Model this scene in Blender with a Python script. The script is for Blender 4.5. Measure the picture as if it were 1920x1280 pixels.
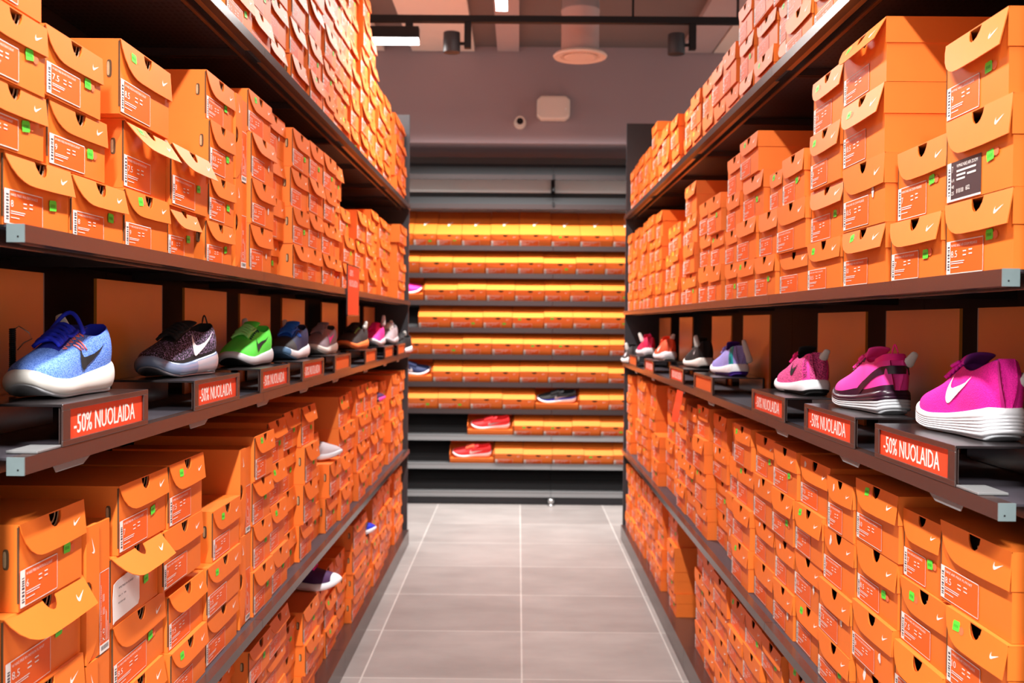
import bpy, bmesh, math, random
from mathutils import Vector, Matrix, Euler

# ------------------------------------------------------------------ clearing
for o in list(bpy.data.objects):
    bpy.data.objects.remove(o)
scene = bpy.context.scene
COL = scene.collection
R = random.Random(7)

# ------------------------------------------------------------------ camera
CAM_H = 1.35
F_PX = 1950.0
def make_camera():
    cam = bpy.data.cameras.new('camera')
    cam.sensor_width = 36.0
    cam.lens = 36.0 * F_PX / 1920.0
    cam.clip_start = 0.05
    cam.clip_end = 60
    o = bpy.data.objects.new('camera', cam)
    COL.objects.link(o)
    # viewing direction: the aisle (+Y) vanishes a little up and right of the picture centre; half a degree of roll
    fwd = Vector((12 / F_PX, -35 / F_PX, 1.0)).normalized()
    roll = math.radians(0.5)
    up = Vector((math.sin(roll), -math.cos(roll), 0))
    up = (up - fwd * up.dot(fwd)).normalized()
    rt = fwd.cross(up)
    # rows of camera->world
    M = Matrix(((rt.x, rt.y, rt.z), (fwd.x, fwd.y, fwd.z), (up.x, up.y, up.z)))  # world = M @ cam(x right,y down,z fwd)
    right = M @ Vector((1, 0, 0)); down = M @ Vector((0, 1, 0)); f = M @ Vector((0, 0, 1))
    rot = Matrix((right, -down, -f)).transposed()
    o.matrix_world = Matrix.Translation((0, 0, CAM_H)) @ rot.to_4x4()
    cam.dof.use_dof = True
    cam.dof.focus_distance = 1.95
    cam.dof.aperture_fstop = 6.3
    scene.camera = o
make_camera()

# ------------------------------------------------------------------ world, lights, exposure
def lin(h):
    h = h.lstrip('#')
    out = []
    for i in (0, 2, 4):
        c = int(h[i:i + 2], 16) / 255
        out.append(c / 12.92 if c <= 0.04045 else ((c + 0.055) / 1.055) ** 2.4)
    return tuple(out)

w = bpy.data.worlds.new('store_ambient')
scene.world = w
w.use_nodes = True
bg = w.node_tree.nodes['Background']
bg.inputs[0].default_value = (1.0, 0.93, 0.87, 1)
bg.inputs[1].default_value = 0.62

def area(name, loc, size, size_y, watts, rot=(0, 0, 0), col=(1, 0.97, 0.93), spread=180):
    l = bpy.data.lights.new(name, 'AREA')
    l.shape = 'RECTANGLE'
    l.size = size; l.size_y = size_y
    l.energy = watts
    l.color = col
    l.spread = math.radians(spread)
    o = bpy.data.objects.new(name, l)
    o.location = loc; o.rotation_euler = rot
    COL.objects.link(o)
    return o
# linear ceiling lamps over the aisle (their housings are built further down at the same places)
AISLE_LAMPS = [(-0.10, -1.10, 260), (-0.10, 1.50, 52), (-0.10, 4.80, 50)]
for (lx, ly, watts) in AISLE_LAMPS:
    area('aisle_lamp_light', (lx, ly, 2.955), 0.06, 1.24, watts, spread=158)
# lamps on the cross rail before the far rack
area('rail_lamp_light', (-0.84, 5.8, 2.885), 0.55, 0.05, 14)
area('far_lamp_light', (0.0, 6.78, 3.18), 1.9, 0.10, 82, rot=(math.radians(10), 0, 0), spread=102)

scene.view_settings.view_transform = 'Standard'
scene.view_settings.look = 'None'
scene.view_settings.gamma = 1.0
scene.view_settings.use_curve_mapping = False
scene.view_settings.exposure = 0.27

# ------------------------------------------------------------------ materials
def new_mat(name):
    m = bpy.data.materials.new(name)
    m.use_nodes = True
    return m, m.node_tree.nodes, m.node_tree.links, m.node_tree.nodes['Principled BSDF']

def plain(name, col, rough=0.5, metal=0.0, var=0.0, scale=40.0, bump=0.0, spec=0.5, obj_var=0.0):
    m, N, L, B = new_mat(name)
    c = lin(col) if isinstance(col, str) else col
    B.inputs['Base Color'].default_value = (*c, 1)
    B.inputs['Roughness'].default_value = rough
    B.inputs['Metallic'].default_value = metal
    B.inputs['Specular IOR Level'].default_value = spec
    if var or bump or obj_var:
        tc = N.new('ShaderNodeTexCoord')
        nz = N.new('ShaderNodeTexNoise')
        nz.inputs['Scale'].default_value = scale
        nz.inputs['Detail'].default_value = 4
        L.new(tc.outputs['Object'], nz.inputs['Vector'])
        if var or obj_var:
            hs = N.new('ShaderNodeHueSaturation')
            hs.inputs['Color'].default_value = (*c, 1)
            mr = N.new('ShaderNodeMapRange')
            mr.inputs['To Min'].default_value = 1 - var
            mr.inputs['To Max'].default_value = 1 + var
            L.new(nz.outputs['Fac'], mr.inputs['Value'])
            src = mr.outputs[0]
            if obj_var:
                oi = N.new('ShaderNodeObjectInfo')
                m2 = N.new('ShaderNodeMapRange')
                m2.inputs['To Min'].default_value = 1 - obj_var
                m2.inputs['To Max'].default_value = 1 + obj_var
                L.new(oi.outputs['Random'], m2.inputs['Value'])
                mm = N.new('ShaderNodeMath'); mm.operation = 'MULTIPLY'
                L.new(src, mm.inputs[0]); L.new(m2.outputs[0], mm.inputs[1])
                src = mm.outputs[0]
            L.new(src, hs.inputs['Value'])
            L.new(hs.outputs[0], B.inputs['Base Color'])
        if bump:
            bp = N.new('ShaderNodeBump')
            bp.inputs['Strength'].default_value = bump
            bp.inputs['Distance'].default_value = 0.002
            L.new(nz.outputs['Fac'], bp.inputs['Height'])
            L.new(bp.outputs[0], B.inputs['Normal'])
    return m

def knit(name, c1, c2, scale=260, mix=0.5, rough=0.85):
    """two-tone woven fabric"""
    m, N, L, B = new_mat(name)
    tc = N.new('ShaderNodeTexCoord')
    vo = N.new('ShaderNodeTexVoronoi')
    vo.inputs['Scale'].default_value = scale
    L.new(tc.outputs['Object'], vo.inputs['Vector'])
    cr = N.new('ShaderNodeValToRGB')
    cr.color_ramp.elements[0].position = max(0, mix - 0.12)
    cr.color_ramp.elements[1].position = min(1, mix + 0.12)
    cr.color_ramp.elements[0].color = (*lin(c1), 1)
    cr.color_ramp.elements[1].color = (*lin(c2), 1)
    L.new(vo.outputs['Distance'], cr.inputs[0])
    L.new(cr.outputs[0], B.inputs['Base Color'])
    bp = N.new('ShaderNodeBump')
    bp.inputs['Strength'].default_value = 0.5
    bp.inputs['Distance'].default_value = 0.001
    L.new(vo.outputs['Distance'], bp.inputs['Height'])
    L.new(bp.outputs[0], B.inputs['Normal'])
    B.inputs['Roughness'].default_value = rough
    return m

def perforated(name, c1, c2, scale=70, rough=0.5):
    """dark sheet steel with a grid of small slots"""
    m, N, L, B = new_mat(name)
    tc = N.new('ShaderNodeTexCoord')
    mp = N.new('ShaderNodeMapping')
    mp.inputs['Scale'].default_value = (scale, scale * 0.5, scale)
    L.new(tc.outputs['Object'], mp.inputs['Vector'])
    vo = N.new('ShaderNodeTexVoronoi')
    vo.inputs['Scale'].default_value = 1
    vo.inputs['Randomness'].default_value = 0
    L.new(mp.outputs[0], vo.inputs['Vector'])
    cr = N.new('ShaderNodeValToRGB')
    cr.color_ramp.elements[0].position = 0.28
    cr.color_ramp.elements[1].position = 0.34
    cr.color_ramp.elements[0].color = (*c2, 1)
    cr.color_ramp.elements[1].color = (*c1, 1)
    L.new(vo.outputs['Distance'], cr.inputs[0])
    L.new(cr.outputs[0], B.inputs['Base Color'])
    B.inputs['Roughness'].default_value = rough
    return m

def emitter(name, col, strength):
    m, N, L, B = new_mat(name)
    B.inputs['Base Color'].default_value = (1, 1, 1, 1)
    B.inputs['Emission Color'].default_value = (*col, 1)
    B.inputs['Emission Strength'].default_value = strength
    return m

def floor_material():
    m, N, L, B = new_mat('grey_floor_tiles')
    tc = N.new('ShaderNodeTexCoord')
    mp = N.new('ShaderNodeMapping')
    mp.inputs['Location'].default_value = (-0.0245, -0.27, 0)
    L.new(tc.outputs['Object'], mp.inputs['Vector'])
    br = N.new('ShaderNodeTexBrick')
    br.offset = 0.0
    br.inputs['Scale'].default_value = 1.0
    br.inputs['Brick Width'].default_value = 0.608
    br.inputs['Row Height'].default_value = 0.608
    br.inputs['Mortar Size'].default_value = 0.0035
    br.inputs['Mortar Smooth'].default_value = 0.1
    br.inputs['Bias'].default_value = 0.0
    br.inputs['Color1'].default_value = (0.235, 0.208, 0.200, 1)
    br.inputs['Color2'].default_value = (0.31, 0.282, 0.272, 1)
    br.inputs['Mortar'].default_value = (0.46, 0.43, 0.41, 1)
    L.new(mp.outputs[0], br.inputs['Vector'])
    mp2 = N.new('ShaderNodeMapping')
    mp2.inputs['Scale'].default_value = (1.2, 2.2, 1)
    L.new(tc.outputs['Object'], mp2.inputs['Vector'])
    nz = N.new('ShaderNodeTexNoise')
    nz.inputs['Scale'].default_value = 2.2
    nz.inputs['Detail'].default_value = 6
    nz.inputs['Roughness'].default_value = 0.6
    L.new(mp2.outputs[0], nz.inputs['Vector'])
    mr = N.new('ShaderNodeMapRange')
    mr.inputs['From Min'].default_value = 0.3
    mr.inputs['From Max'].default_value = 0.7
    mr.inputs['To Min'].default_value = 0.86
    mr.inputs['To Max'].default_value = 1.14
    L.new(nz.outputs['Fac'], mr.inputs['Value'])
    hs = N.new('ShaderNodeHueSaturation')
    L.new(br.outputs['Color'], hs.inputs['Color'])
    L.new(mr.outputs[0], hs.inputs['Value'])
    L.new(hs.outputs[0], B.inputs['Base Color'])
    B.inputs['Roughness'].default_value = 0.42
    return m

M = {}
M['card'] = plain('orange_cardboard', (0.84, 0.178, 0.020), 0.52, var=0.05, scale=25, bump=0.03, spec=0.38, obj_var=0.05)
M['edge_and_shade'] = plain('cut_edge_and_hole_shade', (0.10, 0.045, 0.015), 0.9)  # cut edges, and the painted shade inside notches and slots
M['kraft'] = plain('kraft_liner', (0.46, 0.30, 0.16), 0.9, var=0.2, scale=300)
M['label'] = plain('printed_label', (0.84, 0.118, 0.012), 0.5, spec=0.35)
M['white'] = plain('white_print', (0.86, 0.80, 0.76), 0.55)
M['logo'] = plain('white_logo_print', (0.88, 0.82, 0.78), 0.55)
M['ink'] = plain('dark_ink', (0.05, 0.04, 0.06), 0.6)
M['black_label'] = plain('black_label', (0.045, 0.025, 0.03), 0.5)
M['green'] = plain('green_sticker', (0.10, 0.80, 0.045), 0.5)
M['green_ink'] = plain('green_sticker_print', (0.05, 0.38, 0.03), 0.6)
M['pale_red'] = plain('sticker_trace', (0.86, 0.16, 0.055), 0.6)
M['paper'] = plain('white_paper', (0.80, 0.74, 0.72), 0.7, var=0.04, scale=20)
M['steel'] = plain('dark_brown_steel', (0.050, 0.027, 0.024), 0.27, var=0.08, scale=60, spec=1.0)
M['steel_cap'] = plain('grey_end_cap', (0.16, 0.21, 0.22), 0.5, var=0.1, scale=60)
M['black'] = plain('black_steel', (0.010, 0.009, 0.010), 0.55, spec=0.25)
M['gloss_black'] = plain('black_glossy_steel', (0.020, 0.016, 0.017), 0.22)
M['perf'] = perforated('perforated_dark_steel', (0.040, 0.034, 0.044), (0.008, 0.006, 0.008))
M['perf_grey'] = perforated('perforated_grey_steel', (0.030, 0.030, 0.032), (0.010, 0.010, 0.011), scale=60)
M['slate'] = plain('slate_panel', (0.030, 0.030, 0.036), 0.5, var=0.06, scale=30)
M['board'] = plain('orange_brown_board', (0.42, 0.130, 0.010), 0.30, var=0.05, scale=18, spec=1.0)
M['sign'] = plain('red_orange_sign', (0.84, 0.065, 0.020), 0.45)
M['sign_plain'] = plain('orange_insert', (0.80, 0.13, 0.020), 0.5)
M['sign_text'] = plain('sign_lettering', (0.90, 0.80, 0.76), 0.5)
M['floor'] = floor_material()
M['mauve'] = plain('mauve_grey_paint', (0.36, 0.265, 0.28), 0.85, var=0.03, scale=3)
M['wall_grey'] = plain('grey_paint', (0.13, 0.13, 0.135), 0.85, var=0.03, scale=3)
M['light_panel'] = plain('light_grey_panel', (0.86, 0.86, 0.84), 0.6)
M['deck_grey'] = plain('grey_deck', (0.035, 0.035, 0.037), 0.6)
M['ceil_dark'] = plain('brown_grey_ceiling', (0.170, 0.125, 0.115), 0.9, var=0.06, scale=4)
M['ceil_panel'] = plain('pale_ceiling_panel', (0.80, 0.66, 0.58), 0.9, var=0.03, scale=6)
M['beige'] = plain('beige_plastic', (0.78, 0.66, 0.58), 0.5)
M['strip'] = plain('bare_steel_underside', (0.85, 0.76, 0.72), 0.25, metal=1.0)
M['duct'] = plain('painted_duct', (0.48, 0.37, 0.36), 0.6, var=0.04, scale=8)
M['tag'] = plain('white_tag_plastic', (0.72, 0.70, 0.66), 0.4)
M['chrome'] = plain('brushed_metal', (0.55, 0.55, 0.55), 0.3, metal=1.0)
M['rail_grey'] = plain('grey_lip', (0.20, 0.20, 0.205), 0.4)
M['lip_brown'] = plain('brown_lip', (0.030, 0.018, 0.018), 0.42)
M['led'] = emitter('led_strip', (1.0, 0.97, 0.94), 14)
M['lens'] = plain('black_lens', (0.01, 0.01, 0.012), 0.1)

# ------------------------------------------------------------------ mesh helpers
class MB:
    """collects shapes, links them as ONE mesh object"""
    def __init__(s):
        s.v = []; s.f = []; s.m = []
    def add(s, verts, faces, mat):
        b = len(s.v)
        s.v += [tuple(p) for p in verts]
        s.f += [tuple(i + b for i in f) for f in faces]
        s.m += [mat] * len(faces)
        return s
    def box(s, x0, x1, y0, y1, z0, z1, mat):
        v = [(x0, y0, z0), (x1, y0, z0), (x1, y1, z0), (x0, y1, z0), (x0, y0, z1), (x1, y0, z1), (x1, y1, z1), (x0, y1, z1)]
        return s.add(v, [(3, 2, 1, 0), (4, 5, 6, 7), (0, 1, 5, 4), (1, 2, 6, 5), (2, 3, 7, 6), (3, 0, 4, 7)], mat)
    def quad(s, a, b, c, d, mat):
        return s.add([a, b, c, d], [(0, 1, 2, 3)], mat)
    def tube(s, pts, r, mat, n=8, cap=True):
        pts = [Vector(p) for p in pts]
        rings = []
        up = Vector((0.13, 0.21, 0.97))
        for i, p in enumerate(pts):
            t = (pts[min(i + 1, len(pts) - 1)] - pts[max(i - 1, 0)])
            t = t.normalized() if t.length > 1e-9 else Vector((0, 0, 1))
            a = t.cross(up)
            if a.length < 1e-3:
                a = t.cross(Vector((1, 0, 0)))
            a.normalize(); b = t.cross(a)
            rr = r[i] if isinstance(r, (list, tuple)) else r
            rings.append([p + (a * math.cos(2 * math.pi * k / n) + b * math.sin(2 * math.pi * k / n)) * rr for k in range(n)])
        v = [q for ring in rings for q in ring]
        f = []
        for i in range(len(pts) - 1):
            for k in range(n):
                f.append((i * n + k, i * n + (k + 1) % n, (i + 1) * n + (k + 1) % n, (i + 1) * n + k))
        if cap:
            f.append(tuple(reversed(range(n))))
            f.append(tuple((len(pts) - 1) * n + k for k in range(n)))
        return s.add(v, f, mat)
    def lathe(s, prof, cx, cy, mat, n=24):
        """profile of (radius, z) about a vertical axis"""
        v = []; f = []
        for (r, z) in prof:
            for k in range(n):
                a = 2 * math.pi * k / n
                v.append((cx + r * math.cos(a), cy + r * math.sin(a), z))
        for i in range(len(prof) - 1):
            for k in range(n):
                f.append((i * n + k, i * n + (k + 1) % n, (i + 1) * n + (k + 1) % n, (i + 1) * n + k))
        f.append(tuple(reversed(range(n))))
        f.append(tuple((len(prof) - 1) * n + k for k in range(n)))
        return s.add(v, f, mat)
    def prism(s, poly, o, u, v, nrm, depth, mat):
        """a flat outline (list of 2-D points) in the frame o,u,v, given a thickness along nrm"""
        o, u, v, nrm = Vector(o), Vector(u), Vector(v), Vector(nrm)
        a = [o + u * p[0] + v * p[1] for p in poly]
        b = [p - nrm * depth for p in a]
        n = len(poly)
        f = [tuple(range(n)), tuple(reversed(range(n, 2 * n)))]
        f += [((i + 1) % n, i, n + i, n + (i + 1) % n) for i in range(n)]
        return s.add(a + b, f, mat)
    def flat(s, poly, o, u, v, mat):
        o, u, v = Vector(o), Vector(u), Vector(v)
        return s.add([o + u * p[0] + v * p[1] for p in poly], [tuple(range(len(poly)))], mat)
    def build(s, name, parent=None, smooth=False, bevel=0.0, subsurf=0):
        mats = []
        for k in s.m:
            if k not in mats:
                mats.append(k)
        me = bpy.data.meshes.new(name)
        me.from_pydata(s.v, [], s.f)
        for k in mats:
            me.materials.append(M[k] if isinstance(k, str) else k)
        idx = {k: i for i, k in enumerate(mats)}
        me.polygons.foreach_set('material_index', [idx[k] for k in s.m])
        if smooth:
            me.polygons.foreach_set('use_smooth', [True] * len(me.polygons))
        me.update()
        o = bpy.data.objects.new(name, me)
        COL.objects.link(o)
        if parent is not None:
            o.parent = parent
        if bevel:
            md = o.modifiers.new('edge', 'BEVEL'); md.width = bevel; md.segments = 2; md.limit_method = 'ANGLE'
        if subsurf:
            md = o.modifiers.new('smooth', 'SUBSURF'); md.levels = subsurf; md.render_levels = subsurf
        return o

def tag(o, label=None, cat=None, group=None, kind=None):
    if label: o['label'] = label
    if cat: o['category'] = cat
    if group: o['group'] = group
    if kind: o['kind'] = kind
    return o

def empty(name, loc=(0, 0, 0), rotz=0.0, parent=None):
    o = bpy.data.objects.new(name, None)
    o.empty_display_size = 0.05
    o.location = loc
    o.rotation_euler = (0, 0, rotz)
    COL.objects.link(o)
    if parent is not None: o.parent = parent
    return o

_text_cache = {}
def text_shape(txt):
    """outline faces of a word in the built-in font: (verts 2-D with cap height 1, faces, width)"""
    if txt in _text_cache:
        return _text_cache[txt]
    cu = bpy.data.curves.new('lettering', 'FONT')
    cu.body = txt
    cu.resolution_u = 2
    cu.size = 1.0
    o = bpy.data.objects.new('lettering', cu)
    COL.objects.link(o)
    me = bpy.data.meshes.new_from_object(o.evaluated_get(bpy.context.evaluated_depsgraph_get()))
    vs = [(v.co.x, v.co.y) for v in me.vertices]
    fs = [tuple(p.vertices) for p in me.polygons]
    bpy.data.objects.remove(o)
    bpy.data.curves.remove(cu)
    bpy.data.meshes.remove(me)
    x0 = min(p[0] for p in vs); x1 = max(p[0] for p in vs)
    vs = [((p[0] - x0) / 0.70, p[1] / 0.70) for p in vs]
    _text_cache[txt] = (vs, fs, (x1 - x0) / 0.70)
    return _text_cache[txt]

def put_text(mb, txt, o, u, v, h, mat, width=None, bold=0.0):
    vs, fs, wd = text_shape(txt)
    sx = h if width is None else width / wd
    o, u, v = Vector(o), Vector(u), Vector(v)
    n = u.cross(v)
    for k in ((0, 1, 2) if bold else (0,)):
        mb.add([o + u * (p[0] * sx + k * bold) + v * (p[1] * h) + n * (0.00004 * k) for p in vs], fs, mat)

def bez(p0, p1, p2, p3, n):
    out = []
    for i in range(1, n + 1):
        t = i / n
        a, b, c, d = (1 - t) ** 3, 3 * t * (1 - t) ** 2, 3 * t * t * (1 - t), t ** 3
        out.append((a * p0[0] + b * p1[0] + c * p2[0] + d * p3[0], a * p0[1] + b * p1[1] + c * p2[1] + d * p3[1]))
    return out

def tick_outline(n=4):
    """the curved tick printed on the boxes and shoes: thick hook at the left, tail running up right; 1 wide, y up"""
    P = [(24, 7.8), (6.442, 15.276)]
    P += bez(P[-1], (4.986, 15.892), (3.763, 16.201), (2.774, 16.201), n)
    P += bez(P[-1], (1.654, 16.201), (0.841, 15.809), (0.337, 15.024), n)
    P += bez(P[-1], (0.020, 14.52), (-0.073, 13.881), (0.057, 13.106), n)
    P += bez(P[-1], (0.187, 12.331), (0.533, 11.506), (1.093, 10.628), n)
    P += bez(P[-1], (1.56, 9.918), (2.325, 8.985), (3.39, 7.828), n)
    P += bez(P[-1], (3.03, 8.42), (2.75, 9.04), (2.606, 9.676), n)
    P += bez(P[-1], (2.326, 10.871), (2.578, 11.748), (3.362, 12.308), n)
    P += bez(P[-1], (3.735, 12.569), (4.248, 12.7), (4.902, 12.7), n)
    P += bez(P[-1], (5.424, 12.7), (6.012, 12.616), (6.666, 12.448), n)
    return [(x / 24.0, (16.2 - y) / 24.0) for x, y in P]
TICK = tick_outline()

# ================================================================== SETTING
def structure(o):
    o['kind'] = 'structure'
    return o
structure(MB().quad((-3.2, -2.5, 0), (3.2, -2.5, 0), (3.2, 8.35, 0), (-3.2, 8.35, 0), 'floor').build('floor'))
cl = MB()
cl.box(-3.2, 3.2, -2.5, 8.35, 3.62, 3.68, 'ceil_dark')
structure(cl.build('ceiling'))
structure(MB().box(-3.2, 3.2, 8.28, 8.36, 0, 3.62, 'wall_grey').build('wall_back'))
structure(MB().box(-3.2, 3.2, 7.62, 8.28, 2.66, 3.62, 'mauve').build('wall_soffit'))
# flat ceiling panels between dark strips, just before the soffit
for i, (x0, x1, y0, y1, k) in enumerate(((-1.75, -0.99, 4.9, 7.60, 'ceil_panel'), (-0.79, -0.335, 4.9, 7.60, 'ceil_panel'), (1.40, 2.2, 4.9, 7.60, 'ceil_panel'), (1.16, 1.385, 4.9, 7.60, 'duct'), (-0.17, -0.012, 4.9, 7.60, 'duct'))):
    structure(MB().box(x0, x1, y0, y1, 3.32, 3.36, k).build('ceiling_panel'))
structure(MB().box(-3.0, 3.0, 4.9, 7.62, 3.36, 3.42, 'ceil_dark').build('ceiling_lowered'))

# ================================================================== RACKS
LEV = {'L': dict(base=0.088, low=0.577, shoe=1.165, mid=1.475, top=2.048),
       'R': dict(base=0.088, low=0.567, shoe=1.110, mid=1.429, top=2.022)}
BAYS = {'L': [1.374, 2.672, 3.968, 5.264, 6.30], 'R': [1.413, 2.730, 4.040, 5.340, 6.52]}
SGN = {'L': -1, 'R': 1}
FRONT, BACKX = 0.655, 1.095
BOXX = 0.685         # where the boxes' ends stand

def sbox(mb, s, xa, xb, y0, y1, z0, z1, mat):
    a, b = sorted((s * xa, s * xb))
    mb.box(a, b, y0, y1, z0, z1, mat)

def build_rack(side):
    s = SGN[side]
    lv = LEV[side]; bays = BAYS[side]
    y_end = bays[-1]
    root = empty('shelving_rack', (0, bays[0], 0))
    word = 'left' if side == 'L' else 'right'
    tag(root, 'long dark steel shoe rack forming the %s wall of the aisle' % word, 'shelving rack', 'aisle racks')
    oy = bays[0]
    def place(mb, name, parent=root, **k):
        mb.v = [(a, b - oy, c) for a, b, c in mb.v]
        return mb.build(name, parent, **k)
    for i in range(len(bays) - 1):
        y0, y1 = bays[i] + 0.0012, bays[i + 1] - 0.0012
        for key in ('low', 'shoe', 'mid', 'top'):
            z = lv[key]
            mb = MB()
            sbox(mb, s, FRONT, FRONT + 0.022, y0 + (0.002 if i == 0 else 0), y1, z - 0.0235, z, 'steel')     # front lip
            sbox(mb, s, FRONT + 0.022, 1.06, y0, y1, z - 0.004, z - 0.0006, 'perf')                # deck
            sbox(mb, s, FRONT + 0.050, FRONT + 0.053, y0, y1, z - 0.026, z - 0.004, 'steel')      # folded return
            sbox(mb, s, FRONT + 0.053, FRONT + 0.062, y0, y1, z - 0.026, z - 0.0235, 'strip')
            sbox(mb, s, FRONT + 0.023, FRONT + 0.036, y0 + 0.06, y1 - 0.06, z - 0.0225, z - 0.0215, 'strip')
            for yy in (y0 + 0.004, (y0 + y1) / 2, y1 - 0.012):
                sbox(mb, s, FRONT + 0.063, 0.99, yy, yy + 0.008, z - 0.024, z - 0.0045, 'steel')
            sh = place(mb, 'shelf')
            if i == 0:
                mb = MB()
                sbox(mb, s, FRONT, FRONT + 0.0235, y0 - 0.001, y0 + 0.0018, z - 0.0240, z + 0.0004, 'steel_cap')
                # small fixing hole
                cx = s * (FRONT + 0.008)
                pts = [(cx + 0.0014 * math.cos(t * math.pi / 5), y0 - 0.0015, z - 0.0165 + 0.0014 * math.sin(t * math.pi / 5)) for t in range(10)]
                mb.add(pts, [tuple(range(10))], 'black')
                place(mb, 'end_cap', sh)
        mb = MB()
        sbox(mb, s, FRONT, FRONT + 0.012, y0, y1, 0.0, lv['base'], 'steel')
        sbox(mb, s, FRONT + 0.012, 1.06, y0, y1, lv['base'] - 0.02, lv['base'] - 0.0005, 'steel')
        place(mb, 'plinth')
        mb = MB()
        sbox(mb, s, 1.062, 1.074, y0, y1, 0.05, 2.58, 'black')
        place(mb, 'back_panel')
    for y in bays[:-1]:
        mb = MB()
        sbox(mb, s, 1.0745, BACKX, y + 0.002, y + 0.045, 0, 2.60, 'black')
        place(mb, 'upright')
    mb = MB()
    sbox(mb, s, FRONT + 0.010, BACKX, bays[0] - 0.105, bays[0] - 0.083, 0, 2.60, 'slate')  # unseen neighbouring rack's panel, added to keep light off the near box sides
    place(mb, 'end_panel')
    mb = MB()
    sbox(mb, s, FRONT + 0.012, BACKX, y_end + 0.001, y_end + 0.022, 0, 2.60, 'slate')
    place(mb, 'end_panel')
    return root
build_rack('L'); build_rack('R')

# ================================================================== SHOE BOXES
def flap_outline(w, fh, r, notch=True):
    """lid end flap seen from the front: x 0..w, y 0 (fold) down to -fh; left edge sweeps in a curve, half-round thumb notch in the fold"""
    P = []
    cx = w * 0.515
    if notch:
        n = 7
        P += [(0, 0), (cx - r, 0)]
        for k in range(1, n):
            a = math.pi + math.pi * k / n
            P.append((cx + r * math.cos(a), r * 1.12 * math.sin(a)))
        P += [(cx + r, 0)]
    else:
        P += [(0, 0)]
    P += [(w, 0), (w, -fh * 0.96), (0.62 * w, -fh)]
    P += [(0.36 * w, -fh), (0.27 * w, -0.975 * fh), (0.20 * w, -0.90 * fh), (0.13 * w, -0.76 * fh), (0.07 * w, -0.54 * fh), (0.025 * w, -0.26 * fh)]
    return P

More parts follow.
